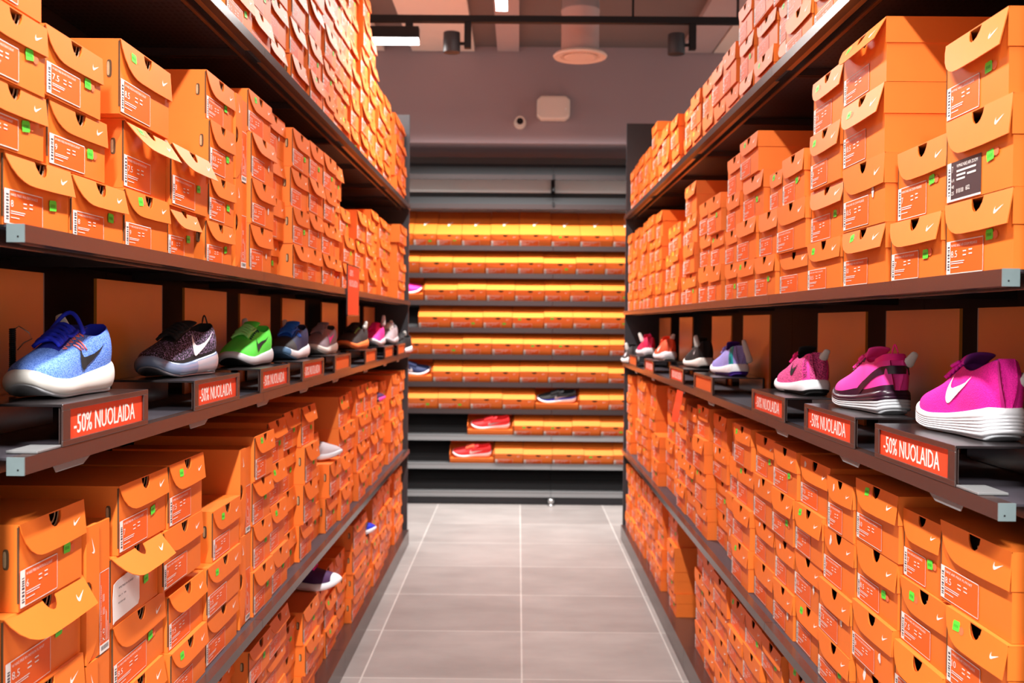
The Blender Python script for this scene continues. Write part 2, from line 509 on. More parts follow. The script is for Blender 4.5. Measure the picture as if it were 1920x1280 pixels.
def box_shapes(w, d, h, flare, detail, rng, body, lid):
    """fills the builders body and lid with one hinged shoe box; front (short end) faces -Y, base at z 0"""
    x0, x1, yf, yb = -w / 2, w / 2, -d / 2, d / 2
    r = min(0.021, 0.1 * w)
    fh = h * rng.uniform(0.41, 0.46)
    t = 0.0018
    cx = x0 + w * 0.515
    hb = h - t
    # body: bottom, sides, back, front with thumb notch
    body.quad((x0, yf, 0), (x0, yb, 0), (x1, yb, 0), (x1, yf, 0), 'card')
    body.quad((x0, yf, 0), (x0, yf, hb), (x0, yb, hb), (x0, yb, 0), 'card')
    body.quad((x1, yf, 0), (x1, yb, 0), (x1, yb, hb), (x1, yf, hb), 'card')
    body.quad((x0, yb, 0), (x0, yb, hb), (x1, yb, hb), (x1, yb, 0), 'card')
    if detail:
        n = 6
        P = [(x0, 0), (x1, 0), (x1, hb), (cx + r, hb)]
        for k in range(1, n):
            a = -math.pi * k / n
            P.append((cx + r * math.cos(a), hb + r * 1.15 * math.sin(a)))
        P += [(cx - r, hb), (x0, hb)]
        body.add([(p[0], yf, p[1]) for p in P], [tuple(range(len(P)))], 'card')
        # lapped kraft layers seen in the notch
        for q in range(2):
            yy = yf + 0.0012 + 0.0022 * q
            ro = r * (1.05 - 0.28 * q); ri = ro - r * 0.15
            pts = []
            for k in range(6):
                a = -math.pi * (0.02 + 0.52 * k / 5)
                pts.append((cx + ro * math.cos(a), yy, hb + ro * 1.15 * math.sin(a)))
            for k in reversed(range(6)):
                a = -math.pi * (0.02 + 0.52 * k / 5)
                pts.append((cx + ri * math.cos(a), yy, hb + ri * 1.15 * math.sin(a)))
            body.add(pts, [tuple(range(12))], 'kraft')
        # dark sheet behind the notch: the interior's shade put into its colour
        body.quad((x0 + 0.004, yf + 0.022, 0.02), (x1 - 0.004, yf + 0.022, 0.02), (x1 - 0.004, yf + 0.022, hb - 0.003), (x0 + 0.004, yf + 0.022, hb - 0.003), 'edge_and_shade')
        # hinge side: open seam and oval tuck slot, the hole's shade painted as a flat dark oval
        body.quad((x0 - 0.0004, yf + 0.0015, 0.012), (x0 - 0.0004, yf - 0.0006, 0.012), (x0 - 0.0004, yf - 0.0006, hb - 0.002), (x0 - 0.0004, yf + 0.0015, hb - 0.002), 'edge_and_shade')
        body.quad((x0 - 0.0004, yf - 0.0005, 0.012), (x0 + 0.0022, yf - 0.0005, 0.012), (x0 + 0.0022, yf - 0.0005, hb - 0.002), (x0 - 0.0004, yf - 0.0005, hb - 0.002), 'edge_and_shade')
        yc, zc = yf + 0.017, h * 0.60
        for (ry, rz, off, mt) in ((0.0046, h * 0.120, 0.0005, 'edge_and_shade'), (0.0024, h * 0.095, 0.0009, 'kraft')):
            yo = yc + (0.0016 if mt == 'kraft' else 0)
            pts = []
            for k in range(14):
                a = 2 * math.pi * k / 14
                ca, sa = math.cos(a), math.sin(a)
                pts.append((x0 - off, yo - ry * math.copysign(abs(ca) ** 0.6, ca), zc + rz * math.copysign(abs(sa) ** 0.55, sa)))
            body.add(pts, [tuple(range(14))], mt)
    else:
        body.quad((x0, yf, 0), (x1, yf, 0), (x1, yf, hb), (x0, yf, hb), 'card')
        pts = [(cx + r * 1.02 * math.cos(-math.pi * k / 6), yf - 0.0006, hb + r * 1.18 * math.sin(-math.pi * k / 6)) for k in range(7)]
        body.add(pts, [tuple(range(7))], 'edge_and_shade')  # flat dark half-disc: shade inside the thumb notch, painted on
    # lid: top plate, far long flap, front and back end flaps
    g = 0.0025
    lid.box(x0, x1 + g, yf - g, yb + g, h - t, h, 'card')
    lid.box(x1 + 0.0006, x1 + 0.0006 + t, yf - g, yb + g, h - fh * 0.97, h - t, 'card')
    P = flap_outline(w + g, fh, r, True)
    ang = math.radians(flare)
    vdir = Vector((0, math.sin(ang), math.cos(ang)))      # downwards is -vdir: bottom swings out to -Y
    nrm = Vector((0, -math.cos(ang), math.sin(ang)))
    o = Vector((x0, yf - g, h - 0.0002))
    lid.prism(P, o, (1, 0, 0), vdir, nrm, 0.0014, 'card')
    # printed tick
    tw = w * 0.125
    to = o + Vector((w * 0.80, 0, 0)) + vdir * (-fh * 0.62) + nrm * 0.0003
    lid.flat([(p[0] * tw, p[1] * tw * 1.15) for p in TICK], to, (1, 0, 0), vdir, 'logo')
    return fh, o, vdir, nrm

def label_shape(mb, w, d, h, size, title, detail, rng, black=False):
    """printed end label: barcode strip at its left, white rule round it, size and small print"""
    yf = -d / 2 - 0.0009
    lw, lh = w * rng.uniform(0.54, 0.62), h * rng.uniform(0.40, 0.47)
    u0 = -w / 2 + w * rng.uniform(0.005, 0.03)
    z0 = h * 0.035
    E = lambda a, b, c, e, k, mat: mb.quad((u0 + a, yf - k, z0 + c), (u0 + b, yf - k, z0 + c), (u0 + b, yf - k, z0 + e), (u0 + a, yf - k, z0 + e), mat)
    E(0, lw, 0, lh, 0, 'black_label' if black else 'label')
    bw = 0.0145
    E(0, bw, 0, lh, 0.0003, 'white')
    if black:
        E(0, lw, -0.003, 0.0, 0.0003, 'white')
    else:
        E(bw, lw, lh - 0.0014, lh, 0.0003, 'white')
        E(bw, lw, 0, 0.0011, 0.0003, 'white')
        E(lw - 0.0011, lw, 0, lh, 0.0003, 'white')
    z = lh * 0.12
    for k in range(9 if detail else 3):
        t = lh * (rng.uniform(0.02, 0.06) if detail else 0.1)
        E(bw * 0.32, bw * 0.82, z, z + t, 0.0006, 'ink')
        z += t + lh * rng.uniform(0.025, 0.06) * (1 if detail else 3)
        if z > lh * 0.88: break
    base = Vector((u0, yf - 0.0006, z0))
    if black:
        put_text(mb, '7', base + Vector((bw + 0.004, 0, lh * 0.72)), (1, 0, 0), (0, 0, 1), lh * 0.17, 'white', width=0.004)
        for k, tx in enumerate(('6 4', '40', '25')):
            put_text(mb, tx, base + Vector((bw + 0.003, 0, lh * (0.46 - 0.17 * k))), (1, 0, 0), (0, 0, 1), lh * 0.09, 'white', width=0.009)
        put_text(mb, 'WMNS NIKE AIR ZOOM', base + Vector((bw + 0.021, 0, lh * 0.82)), (1, 0, 0), (0, 0, 1), lh * 0.09, 'white', width=lw - bw - 0.032)
        for (a, b, c) in ((0, 0.9, 0.70), (0, 0.42, 0.59), (0, 0.40, 0.48), (0.5, 0.9, 0.56)):
            q = lw - bw - 0.03
            E(bw + 0.021 + a * q, bw + 0.021 + b * q, lh * c, lh * (c + 0.05), 0.0006, 'white')
        put_text(mb, '818100', base + Vector((bw + 0.021, 0, lh * 0.14)), (1, 0, 0), (0, 0, 1), lh * 0.12, 'white', width=0.026)
        put_text(mb, '602', base + Vector((bw + 0.055, 0, lh * 0.16)), (1, 0, 0), (0, 0, 1), lh * 0.12, 'white', width=0.014)
        return
    if detail:
        put_text(mb, title, base + Vector((bw + 0.003, 0, lh * 0.82)), (1, 0, 0), (0, 0, 1), lh * 0.075, 'white', width=(lw - bw) * 0.80)
    else:
        E(bw + 0.003, bw + (lw - bw) * 0.8, lh * 0.83, lh * 0.88, 0.0006, 'white')
    put_text(mb, size, base + Vector((bw + 0.003, 0, lh * 0.50)), (1, 0, 0), (0, 0, 1), lh * 0.20, 'white', width=0.0075 * len(size))
    for (a, c) in ((0.40, 0.64), (0.58, 0.66), (0.40, 0.52), (0.58, 0.54)):
        E(bw + a * (lw - bw), bw + (a + 0.10) * (lw - bw), lh * c, lh * (c + 0.035), 0.0006, 'white')
    for (b, c) in ((0.45, 0.36), (0.42, 0.30), (0.28, 0.18)):
        E(bw + 0.003, bw + b * (lw - bw), lh * c, lh * (c + 0.025), 0.0006, 'white')

TITLES = ['W NIKE FREE RN MOTION FLYKNIT', 'WMNS NIKE AIR ZOOM PEGASUS', 'NIKE FREE RN DISTANCE', 'WMNS NIKE LUNARGLIDE', 'NIKE AIR MAX FLYKNIT']

def sticker_shape(mb, w, d, h, kind, where, rng, flap):
    """price sticker or torn paper; where = 'body' right of the label, or 'flap'"""
    fh, o, vdir, nrm = flap
    if where == 'flap':
        org = o + Vector((w * rng.uniform(0.16, 0.30), 0, 0)) + vdir * (-fh * rng.uniform(0.45, 0.62)) + nrm * 0.0006
        U, V = Vector((1, 0, 0)), vdir
    else:
        org = Vector((-w / 2 + w * rng.uniform(0.63, 0.68), -d / 2 - 0.0018, h * rng.uniform(0.31, 0.42)))
        U, V = Vector((1, 0, 0)), Vector((0, 0, 1))
    a, b = 0.024, 0.016
    tilt = rng.uniform(-0.08, 0.12)
    U2 = U * math.cos(tilt) + V * math.sin(tilt); V2 = V * math.cos(tilt) - U * math.sin(tilt)
    if kind == 'green':
        P = [(0.001, 0), (a - 0.002, 0.0006), (a, b * 0.25), (a - 0.0004, b * 0.8), (a - 0.003, b), (0.002, b - 0.0006), (0, b * 0.7), (0.0006, b * 0.3)]
        mb.flat(P, org, U2, V2, 'green')
        for k in range(4):
            x = 0.004 + 0.004 * k
            mb.flat([(x, b * 0.34), (x + 0.0024, b * 0.34), (x + 0.0024, b * 0.62), (x, b * 0.62)], org + U2.cross(V2) * 0.0002, U2, V2, 'green_ink')
        q = org + U2 * (a * 0.85) + V2 * rng.uniform(-0.003, 0.004) - U2.cross(V2) * 0.0003
        mb.flat([(0.010 + 0.009 * math.cos(k * 0.785), 0.007 + 0.0065 * math.sin(k * 0.785)) for k in range(8)], q, U2, V2, 'pale_red')
    else:
        P = []
        n = 11
        ww, hh = rng.uniform(0.006, 0.011), rng.uniform(0.008, 0.017)
        for k in range(n):
            t = 2 * math.pi * k / n
            rr = rng.uniform(0.55, 1.05)
            P.append((0.012 + ww * rr * math.cos(t), 0.008 + hh * rr * math.sin(t)))
        mb.flat(P, org + U * (0.006 if where == 'body' else 0.05 * 0), U2, V2, 'paper')

# --- where every box stands: (shelf, stack, y0, y1, height); rows listed from the shelf upwards
NEAR = {
 'LM': [('1', 1.389, 1.593, .100), ('2', 1.599, 1.807, .098), ('3', 1.812, 2.035, .104), ('4', 2.046, 2.213, .100), ('5', 2.285, 2.490, .096),
        ('1', 1.306, 1.498, .090), ('2', 1.518, 1.729, .098), ('3', 1.812, 2.030, .120), ('4', 2.040, 2.278, .122), ('5', 2.296, 2.497, .103),
        ('1', 1.304, 1.492, .099), ('2', 1.497, 1.698, .100), ('3', 1.772, 2.022, .127), ('5', 2.294, 2.486, .118),
        ('1', 1.304, 1.500, .110), ('5', 2.297, 2.517, .108)],
 'LL': [('1', 1.40, 1.640, .120), ('2', 1.772, 2.010, .120), ('3', 2.044, 2.270, .111), ('4', 2.291, 2.545, .108),
        ('1', 1.39, 1.640, .122), ('2', 1.775, 2.030, .122), ('3', 2.049, 2.272, .112), ('4', 2.284, 2.549, .116),
        ('1', 1.396, 1.646, .122), ('2', 1.762, 1.996, .122), ('3', 2.003, 2.241, .118), ('4', 2.333, 2.557, .116),
        ('1', 1.429, 1.638, .122), ('2', 1.781, 2.020, .120), ('3', 2.030, 2.245, .126)],
 'RM': [('1', 1.454, 1.683, .116), ('2', 1.688, 1.916, .108), ('3', 1.950, 2.205, .115), ('4', 2.214, 2.468, .112), ('5', 2.483, 2.768, .107), ('6', 2.777, 3.015, .112), ('7', 3.024, 3.270, .114),
        ('1', 1.453, 1.677, .130), ('2', 1.686, 1.912, .126), ('3', 1.949, 2.200, .130), ('4', 2.213, 2.476, .122), ('5', 2.484, 2.756, .121), ('6', 2.764, 2.996, .122), ('7', 3.004, 3.270, .121),
        ('1', 1.479, 1.693, .126), ('3', 1.957, 2.204, .131), ('4', 2.226, 2.453, .126), ('5', 2.537, 2.745, .122), ('6', 2.752, 2.890, .099), ('7', 2.964, 3.228, .128),
        ('3', 1.954, 2.211, .120), ('4', 2.226, 2.455, .123), ('7', 3.000, 3.240, .114)],
 'RL': [('1', 1.436, 1.640, .106), ('2', 1.655, 1.862, .110), ('3', 1.876, 2.098, .116), ('4', 2.110, 2.330, .104), ('5', 2.345, 2.56, .118), ('6', 2.568, 2.768, .112),
        ('1', 1.434, 1.636, .116), ('2', 1.652, 1.862, .112), ('3', 1.876, 2.100, .116), ('4', 2.108, 2.330, .116), ('5', 2.340, 2.57, .116), ('6', 2.575, 2.768, .116),
        ('1', 1.434, 1.640, .120), ('2', 1.649, 1.860, .114), ('3', 1.873, 2.098, .122), ('4', 2.106, 2.320, .118), ('5', 2.322, 2.55, .117), ('6', 2.560, 2.770, .118),
        ('1', 1.439, 1.680, .128), ('2', 1.689, 1.855, .122), ('3', 1.863, 2.095, .122), ('4', 2.110, 2.284, .116), ('5', 2.290, 2.532, .115), ('6', 2.540, 2.769, .118)],
}
# the rest of each shelf: (from y, to y, rows, height of the top above the shelf)
FAR = {
 'LM': [(2.640, 4.12, 4, .468), (4.20, 4.95, 3, .345), (4.96, 5.75, 4, .410), (5.93, 6.28, 4, .445)],
 'LL': [(2.690, 3.52, 4, .484), (3.53, 3.76, 3, .372), (3.77, 4.00, 2, .255), (4.01, 5.10, 4, .480), (5.11, 5.36, 3, .350), (5.37, 6.28, 4, .470)],
 'LB': [(1.42, 3.10, 4, .418), (3.11, 3.84, 3, .312), (3.86, 4.31, 3, .325), (4.32, 4.68, 4, .405), (4.69, 4.92, 3, .265), (4.93, 5.62, 4, .410), (5.64, 6.28, 4, .40)],
 'LT': [(1.42, 3.15, 3, .350), (3.16, 4.30, 5, .58), (4.31, 4.75, 6, .735), (4.76, 4.98, 5, .600), (5.00, 6.28, 4, .455)],
 'RM': [(3.29, 3.52, 4, .480), (3.53, 4.05, 3, .375), (4.06, 4.33, 4, .470), (4.34, 5.05, 3, .378), (5.06, 6.48, 4, .470)],
 'RL': [(2.780, 5.00, 4, .468), (5.005, 5.235, 2, .235), (5.24, 6.48, 4, .470)],
 'RB': [(1.46, 4.06, 4, .415), (4.46, 5.10, 4, .405), (5.11, 6.48, 4, .395)],
 'RT': [(1.46, 3.20, 3, .345), (3.21, 3.42, 3, .350), (3.43, 5.28, 2, .260), (5.29, 5.52, 3, .360), (5.53, 6.48, 2, .262)],
}
LEVKEY = {'B': 'base', 'L': 'low', 'M': 'mid', 'T': 'top'}
SHELF_WORDS = {'LM': 'left shelf above trainers', 'LL': 'left shelf under trainers', 'LB': 'left floor shelf', 'LT': 'left top shelf',
               'RM': 'right shelf above trainers', 'RL': 'right shelf under trainers', 'RB': 'right floor shelf', 'RT': 'right top shelf'}
GROUP_WORDS = {k: 'shoe boxes on the ' + v for k, v in SHELF_WORDS.items()}
ORD = 'first second third fourth fifth sixth seventh eighth ninth tenth eleventh twelfth thirteenth fourteenth fifteenth sixteenth seventeenth eighteenth nineteenth twentieth'.split()
ORD += ['twenty-' + o for o in ORD[:9]]

BOXES = []     # dicts: shelf, stack, row, y0, y1, z, h, dx, flare ...
def settle(shelf):
    rng = random.Random(hash_word(shelf))
    side = shelf[0]
    z0 = LEV[side][LEVKEY[shelf[1]]]
    placed = []
    rows = {}
    def put(stack, y0, y1, h, dx, near):
        z = z0
        for q in placed:
            if min(y1, q['y1']) - max(y0, q['y0']) > 0.0005:
                z = max(z, q['z'] + q['h'] + 0.0006)
        rows[stack] = rows.get(stack, -1) + 1
        b = dict(shelf=shelf, stack=stack, row=rows[stack], y0=y0, y1=y1, z=z, h=h, dx=dx, near=near)
        placed.append(b)
    n = 0
    for (k, y0, y1, h) in NEAR.get(shelf, []):
        n = max(n, int(k))
        put(int(k), y0, y1, h, rng.uniform(-0.004, 0.010), True)
    if shelf == 'LM':
        n = 6       # the two boxes stood on end count as stack six
    if shelf == 'LL':
        n = 6
    for (ya, yb, nr, top) in FAR[shelf]:
        nc = max(1, round((yb - ya) / 0.236))
        if nc > 1 and (yb - ya) / nc < 0.2:
            nc -= 1
        cw = (yb - ya) / nc
        setback = 0.0
        for c in range(nc):
            n += 1
            setback = rng.choice((0, 0, 0, 0.008, 0.018, 0.03))
            hs = [rng.uniform(0.92, 1.08) for _ in range(nr)]
            tot = top * rng.uniform(0.97, 1.03)
            f = tot / sum(hs)
            for r in range(nr):
                ww = cw - rng.uniform(0.004, 0.020)
                off = rng.uniform(0.001, cw - ww - 0.001)
                put(n, ya + c * cw + off, ya + c * cw + off + ww, hs[r] * f - 0.0006, setback + rng.uniform(-0.006, 0.012), False)
    for b in placed:
        b['nstacks'] = n
    BOXES.extend(placed)
def hash_word(t):
    return sum((i + 3) * ord(c) for i, c in enumerate(t))
for sh in ('LM', 'LL', 'LB', 'LT', 'RM', 'RL', 'RB', 'RT'):
    settle(sh)

# the far rack's tilted rows: (x0, x1) of each closed box, left to right
BACK_Y = 7.70
BACK_LIP = [1.910, 1.705, 1.504, 1.303, 1.105, 0.901, 0.702, 0.504, 0.293, 0.087]
BACK_TILT = math.radians(33)
BACK_ROWS = [
 [-0.99, -0.783, -0.611, -0.426, -0.213, 0.0, 0.237, 0.45, 0.69, 0.90],
 [-0.975, -0.735, -0.49, -0.25, -0.009, 0.18, 0.42, 0.635, 0.86],
 [-0.698, -0.453, -0.24, -0.028, 0.191, 0.38, 0.616, 0.85],
 [-0.741, -0.5, -0.264, -0.046, 0.187, 0.402, 0.616, 0.85],
 [-0.87, -0.642, -0.413, -0.198, 0.037, 0.25, 0.463, 0.672, 0.90],
 [-0.631, -0.413, -0.202, 0.01, 0.222, 0.435, 0.666, 0.88],
 [-0.83, -0.591, -0.355, -0.115, 0.126, None, 0.454, 0.672, 0.89],
 [-0.029, 0.191, 0.402, 0.613, 0.83],
 [-0.17, 0.043, 0.258, 0.494, 0.709, 0.92],
]
BACK_OPEN = {2: (-1.02, -0.705), 5: (-0.96, -0.636), 6: (0.130, 0.450), 7: (-0.370, -0.033), 8: (-0.500, -0.174)}

def px(x, y, z):
    return 972 + F_PX * x / y, 605 - F_PX * (z - CAM_H) / y
def clip(v, a, b): return max(a, min(b, v))
for b in BOXES:
    s = SGN[b['shelf'][0]]
    X = s * (BOXX + b['dx'])
    q = [px(X, yy, zz) for yy in (b['y0'], b['y1']) for zz in (b['z'], b['z'] + b['h'])]
    xa, xb = clip(min(p[0] for p in q), 0, 1920), clip(max(p[0] for p in q), 0, 1920)
    ya, yb = clip(min(p[1] for p in q), 0, 1280), clip(max(p[1] for p in q), 0, 1280)
    b['area'] = (xb - xa) * (yb - ya)
    b['visible'] = b['area'] > 1
n_back = sum(sum(1 for i in range(len(r) - 1) if r[i] is not None and r[i + 1] is not None) for r in BACK_ROWS)
ranked = sorted([b for b in BOXES if b['visible']], key=lambda b: -b['area'])
N_SINGLE = 300 - n_back - 6
for i, b in enumerate(ranked):
    b['single'] = i < N_SINGLE

ROWW = ['bottom box', 'second up', 'third up', 'fourth up', 'fifth up', 'sixth up']
def box_label(b, size, deco):
    sh = b['shelf']
    if sh[1] in 'BT':
        k, end = b['nstacks'] - b['stack'], 'far end'
    else:
        k, end = b['stack'] - 1 + (1 if sh == 'LL' and 2 <= b['stack'] <= 4 else 0), 'near end'
    st = 'end stack at %s' % end if k == 0 else '%s stack from %s' % (ORD[k], end)
    return 'orange %sshoe box, %s, %s, %s' % (deco, ROWW[b['row']], st, SHELF_WORDS[sh])

far_mb = MB()
SIZES = ['7.5', '8', '8.5', '9', '6', '10', '7', '6.5', '10.5']
DEPTH = 0.315
FIXED = {('LM', 1, 0): ('8', 'green'), ('LM', 2, 0): ('8', 'green'), ('LM', 3, 0): ('9', 'greenflap'), ('LM', 2, 1): ('9', 'green'), ('LM', 2, 2): ('7.5', 'green'), ('LM', 1, 1): ('9', 'green'), ('LM', 1, 2): ('8', 'green'), ('LM', 1, 3): ('8', None),
         ('LM', 3, 1): ('7.5', 'greenflap'), ('LM', 3, 2): ('8.5', 'greenflap'), ('LM', 4, 1): ('8', 'green'), ('LM', 4, 0): ('8', 'green'), ('LM', 5, 0): ('8', 'green'), ('LM', 5, 1): ('8', 'green'), ('LM', 5, 2): ('8.5', 'green'), ('LM', 5, 3): ('8.5', 'green'),
         ('LL', 1, 3): ('6', 'green'), ('LL', 1, 2): ('8.5', 'green'), ('LL', 2, 3): ('7', 'green'), ('LL', 2, 2): ('7', 'sheet'), ('LL', 2, 1): ('8.5', 'green'), ('LL', 3, 3): ('7.5', 'greenflap'), ('LL', 3, 2): ('7', None), ('LL', 3, 1): ('7.5', None), ('LL', 4, 2): ('8', 'greenflap'), ('LL', 4, 1): ('7.5', 'greenflap'),
         ('RM', 1, 0): ('8.5', 'green'), ('RM', 1, 1): ('7', 'blacklabel'), ('RM', 1, 2): ('9', 'green'), ('RM', 2, 0): ('7', 'green'), ('RM', 2, 1): ('7', 'green'), ('RM', 3, 0): ('10', 'greenflap'), ('RM', 3, 1): ('10.5', 'paper'), ('RM', 3, 2): ('10.5', 'greenflap'), ('RM', 3, 3): ('7', 'greenflap'),
         ('RM', 4, 0): ('10.5', 'greenflap'), ('RM', 4, 1): ('10', 'green'), ('RM', 4, 2): ('8', 'greenflap'), ('RM', 4, 3): ('7.5', 'greenflap'),
         ('RL', 1, 3): ('8.5', None), ('RL', 1, 2): ('10', 'greenflap'), ('RL', 2, 3): ('7', 'green'), ('RL', 2, 2): ('7.5', 'greenflap'), ('RL', 3, 3): ('10', 'greenflap'), ('RL', 3, 2): ('8.5', 'green'), ('RL', 3, 1): ('8', 'paper'), ('RL', 4, 3): ('7', 'paperflap'), ('RL', 4, 2): ('7', 'paperflap'), ('RL', 4, 1): ('7.5', 'paper')}
DECO = {'green': 'green-stickered ', 'greenflap': 'green-stickered ', 'paper': '', 'paperflap': '', 'sheet': 'white-papered ', 'blacklabel': 'black-labelled ', None: ''}
FLARE = {('LM', 3, 1): 34, ('LM', 4, 1): 26, ('LM', 4, 0): 22, ('LL', 1, 2): 30, ('LL', 2, 2): 38, ('RM', 1, 2): 14, ('RM', 3, 3): 30, ('RM', 3, 2): 16, ('RM', 3, 0): 14, ('RM', 4, 1): 15, ('RM', 4, 3): 12, ('RM', 2, 0): 12, ('RL', 2, 1): 12}

def make_box(b, i):
    rng = random.Random(1000 + i)
    side = b['shelf'][0]
    s = SGN[side]
    w, h = b['y1'] - b['y0'], b['h']
    key = (b['shelf'], b['stack'], b['row'])
    near = b['y0'] < 3.4
    size = rng.choice(SIZES)
    st = rng.choice(['green', 'green', 'greenflap', None, None, 'paper' if b['y0'] < 4.5 else None, 'paperflap' if side == 'R' or b['shelf'] == 'LM' else 'green'])
    if b['shelf'] == 'LL' and b['y0'] > 2.9 and st and st.startswith('paper'): st = 'green'
    if key in FIXED:
        size, st = FIXED[key]
    flare = FLARE.get(key, rng.choice((3, 4, 5, 6, 8, 10, 12 if side == 'L' else 6)))
    if side == 'L' and b['shelf'] == 'LT': flare = rng.uniform(5, 13)
    cx = s * (BOXX + b['dx'] + DEPTH / 2)
    cy = (b['y0'] + b['y1']) / 2
    rotz = -s * math.pi / 2
    title = TITLES[0] if side == 'L' else TITLES[1]
    if rng.random() < 0.3: title = rng.choice(TITLES)
    if not b['single']:
        body, lid, lab = MB(), MB(), MB()
        fl = box_shapes(w, DEPTH, h, flare, False, rng, body, lid)
        label_shape(lab, w, DEPTH, h, size, title, False, rng)
        if st and st.startswith('green'):
            sticker_shape(lab, w, DEPTH, h, 'green', 'flap' if 'flap' in st else 'body', rng, fl)
        elif st and st.startswith('paper'):
            sticker_shape(lab, w, DEPTH, h, 'paper', 'flap' if 'flap' in st else 'body', rng, fl)
        mw = Matrix.Translation((cx, cy, b['z'])) @ Matrix.Rotation(rotz, 4, 'Z')
        for mb in (body, lid, lab):
            base = len(far_mb.v)
            far_mb.v += [tuple(mw @ Vector(p)) for p in mb.v]
            far_mb.f += [tuple(k + base for k in f) for f in mb.f]
            far_mb.m += mb.m
        return
    root = empty('shoe_box', (cx, cy, b['z']), rotz)
    tag(root, box_label(b, size, DECO[st]), 'shoe box', GROUP_WORDS[b['shelf']])
    body, lid, lab = MB(), MB(), MB()
    fl = box_shapes(w, DEPTH, h, flare, True, rng, body, lid)
    body.build('body', root); lid.build('lid', root)
    if st == 'sheet':
        mb = MB()
        yf = -DEPTH / 2 - 0.0022
        P = [(0.002, -0.002), (0.010, 0.001), (0.118, 0.004), (0.125, 0.012), (0.124, 0.075), (0.118, 0.077), (0.02, 0.070), (0.004, 0.066), (0.0, 0.04)]
        mb.prism(P, (-w / 2 + 0.006, yf - 0.0006, 0.008), (1, 0, 0), (0, 0, 1), (0, -1, 0), 0.0006, 'paper')
        put_text(mb, 'NIKE FREE RN FLYKNIT', (-w / 2 + 0.032, yf - 0.0008, 0.062), (1, 0, 0), (0, 0, 1), 0.0035, 'ink', width=0.068)
        put_text(mb, 'W 7  38', (-w / 2 + 0.030, yf - 0.0008, 0.048), (1, 0, 0), (0, 0, 1), 0.0028, 'ink', width=0.035)
        put_text(mb, '831509 402', (-w / 2 + 0.030, yf - 0.0008, 0.036), (1, 0, 0), (0, 0, 1), 0.0030, 'ink', width=0.032)
        tag(mb.build('paper_sheet', root), 'plain white paper taped over the printed end label')
        mb = MB(); sticker_shape(mb, w, DEPTH, h, 'green', 'body', rng, fl)
        tag(mb.build('price_sticker', root), 'neon green price sticker')
        return
    label_shape(lab, w, DEPTH, h, size, title, near, rng, black=(st == 'blacklabel'))
    tag(lab.build('size_label', root), 'black end label with white print and barcode' if st == 'blacklabel' else 'printed end label with white barcode strip, size %s' % size)
    if st == 'blacklabel' or (st and st.startswith('green')):
        mb = MB(); sticker_shape(mb, w, DEPTH, h, 'green', 'flap' if (st and 'flap' in st) else 'body', rng, fl)
        tag(mb.build('price_sticker', root), 'neon green price sticker')
    elif st and st.startswith('paper'):
        mb = MB(); sticker_shape(mb, w, DEPTH, h, 'paper', 'flap' if 'flap' in st else 'body', rng, fl)
        tag(mb.build('torn_sticker', root), 'torn white remains of a sticker')
for i, b in enumerate(BOXES):
    if b['visible']:
        make_box(b, i)
fo = far_mb.build('distant_shoe_boxes')
tag(fo, 'smallest orange shoe boxes stacked toward the far ends of both aisle racks', 'shoe boxes', kind='stuff')

# four boxes stood on end, labels turned on their side: (shelf, y0, y1, z, tall)
def upright_box(shelf, y0, y1, z, tall, label, seed):
    rng = random.Random(seed)
    s = SGN[shelf[0]]
    w, h = tall, y1 - y0
    cx = s * (BOXX + 0.006 + DEPTH / 2)
    root = empty('shoe_box', (cx, (y0 + y1) / 2, z))
    # local x (box width) points down the rack's face: barcode end at the bottom
    face_r = Vector((0, 1, 0)); inward = Vector((s, 0, 0)); upv = Vector((0, 0, 1))
    Rm = Matrix((upv, inward, -face_r)).transposed()     # x'->up, y'->inward, z'->toward the near end
    Rm = Rm.to_4x4()
    tag(root, label, 'shoe box', GROUP_WORDS[shelf])
    body, lid, lab = MB(), MB(), MB()
    fl = box_shapes(w, DEPTH, h, 3, True, rng, body, lid)
    label_shape(lab, w, DEPTH, h, '7.0', TITLES[0], True, rng)
    off = Matrix.Translation((0, 0, w / 2)) @ Rm @ Matrix.Translation((0, 0, -h / 2))
    for mb in (body, lid, lab):
        mb.v = [tuple(off @ Vector(p)) for p in mb.v]
    body.build('body', root); lid.build('lid', root)
    tag(lab.build('size_label', root), 'printed end label turned on its side, barcode at the bottom')
z = LEV['L']['low']
upright_box('LL', 1.655, 1.755, z, 0.214, 'upended orange shoe box, lower of two, second stack from near end, left shelf under trainers', 1)
upright_box('LL', 1.655, 1.755, z + 0.2146, 0.222, 'upended orange shoe box, upper of two, second stack from near end, left shelf under trainers', 2)
upright_box('LL', 2.578, 2.684, z, 0.228, 'upended orange shoe box, lower of two, sixth stack from near end, left shelf under trainers', 3)
upright_box('LL', 2.578, 2.684, z + 0.2286, 0.220, 'upended orange shoe box, upper of two, sixth stack from near end, left shelf under trainers', 4)
z = LEV['L']['mid']
upright_box('LM', 2.524, 2.632, z, 0.218, 'upended orange shoe box, lower of two, sixth stack from near end, left shelf above trainers', 5)
upright_box('LM', 2.524, 2.632, z + 0.2186, 0.205, 'upended orange shoe box, upper of two, sixth stack from near end, left shelf above trainers', 6)

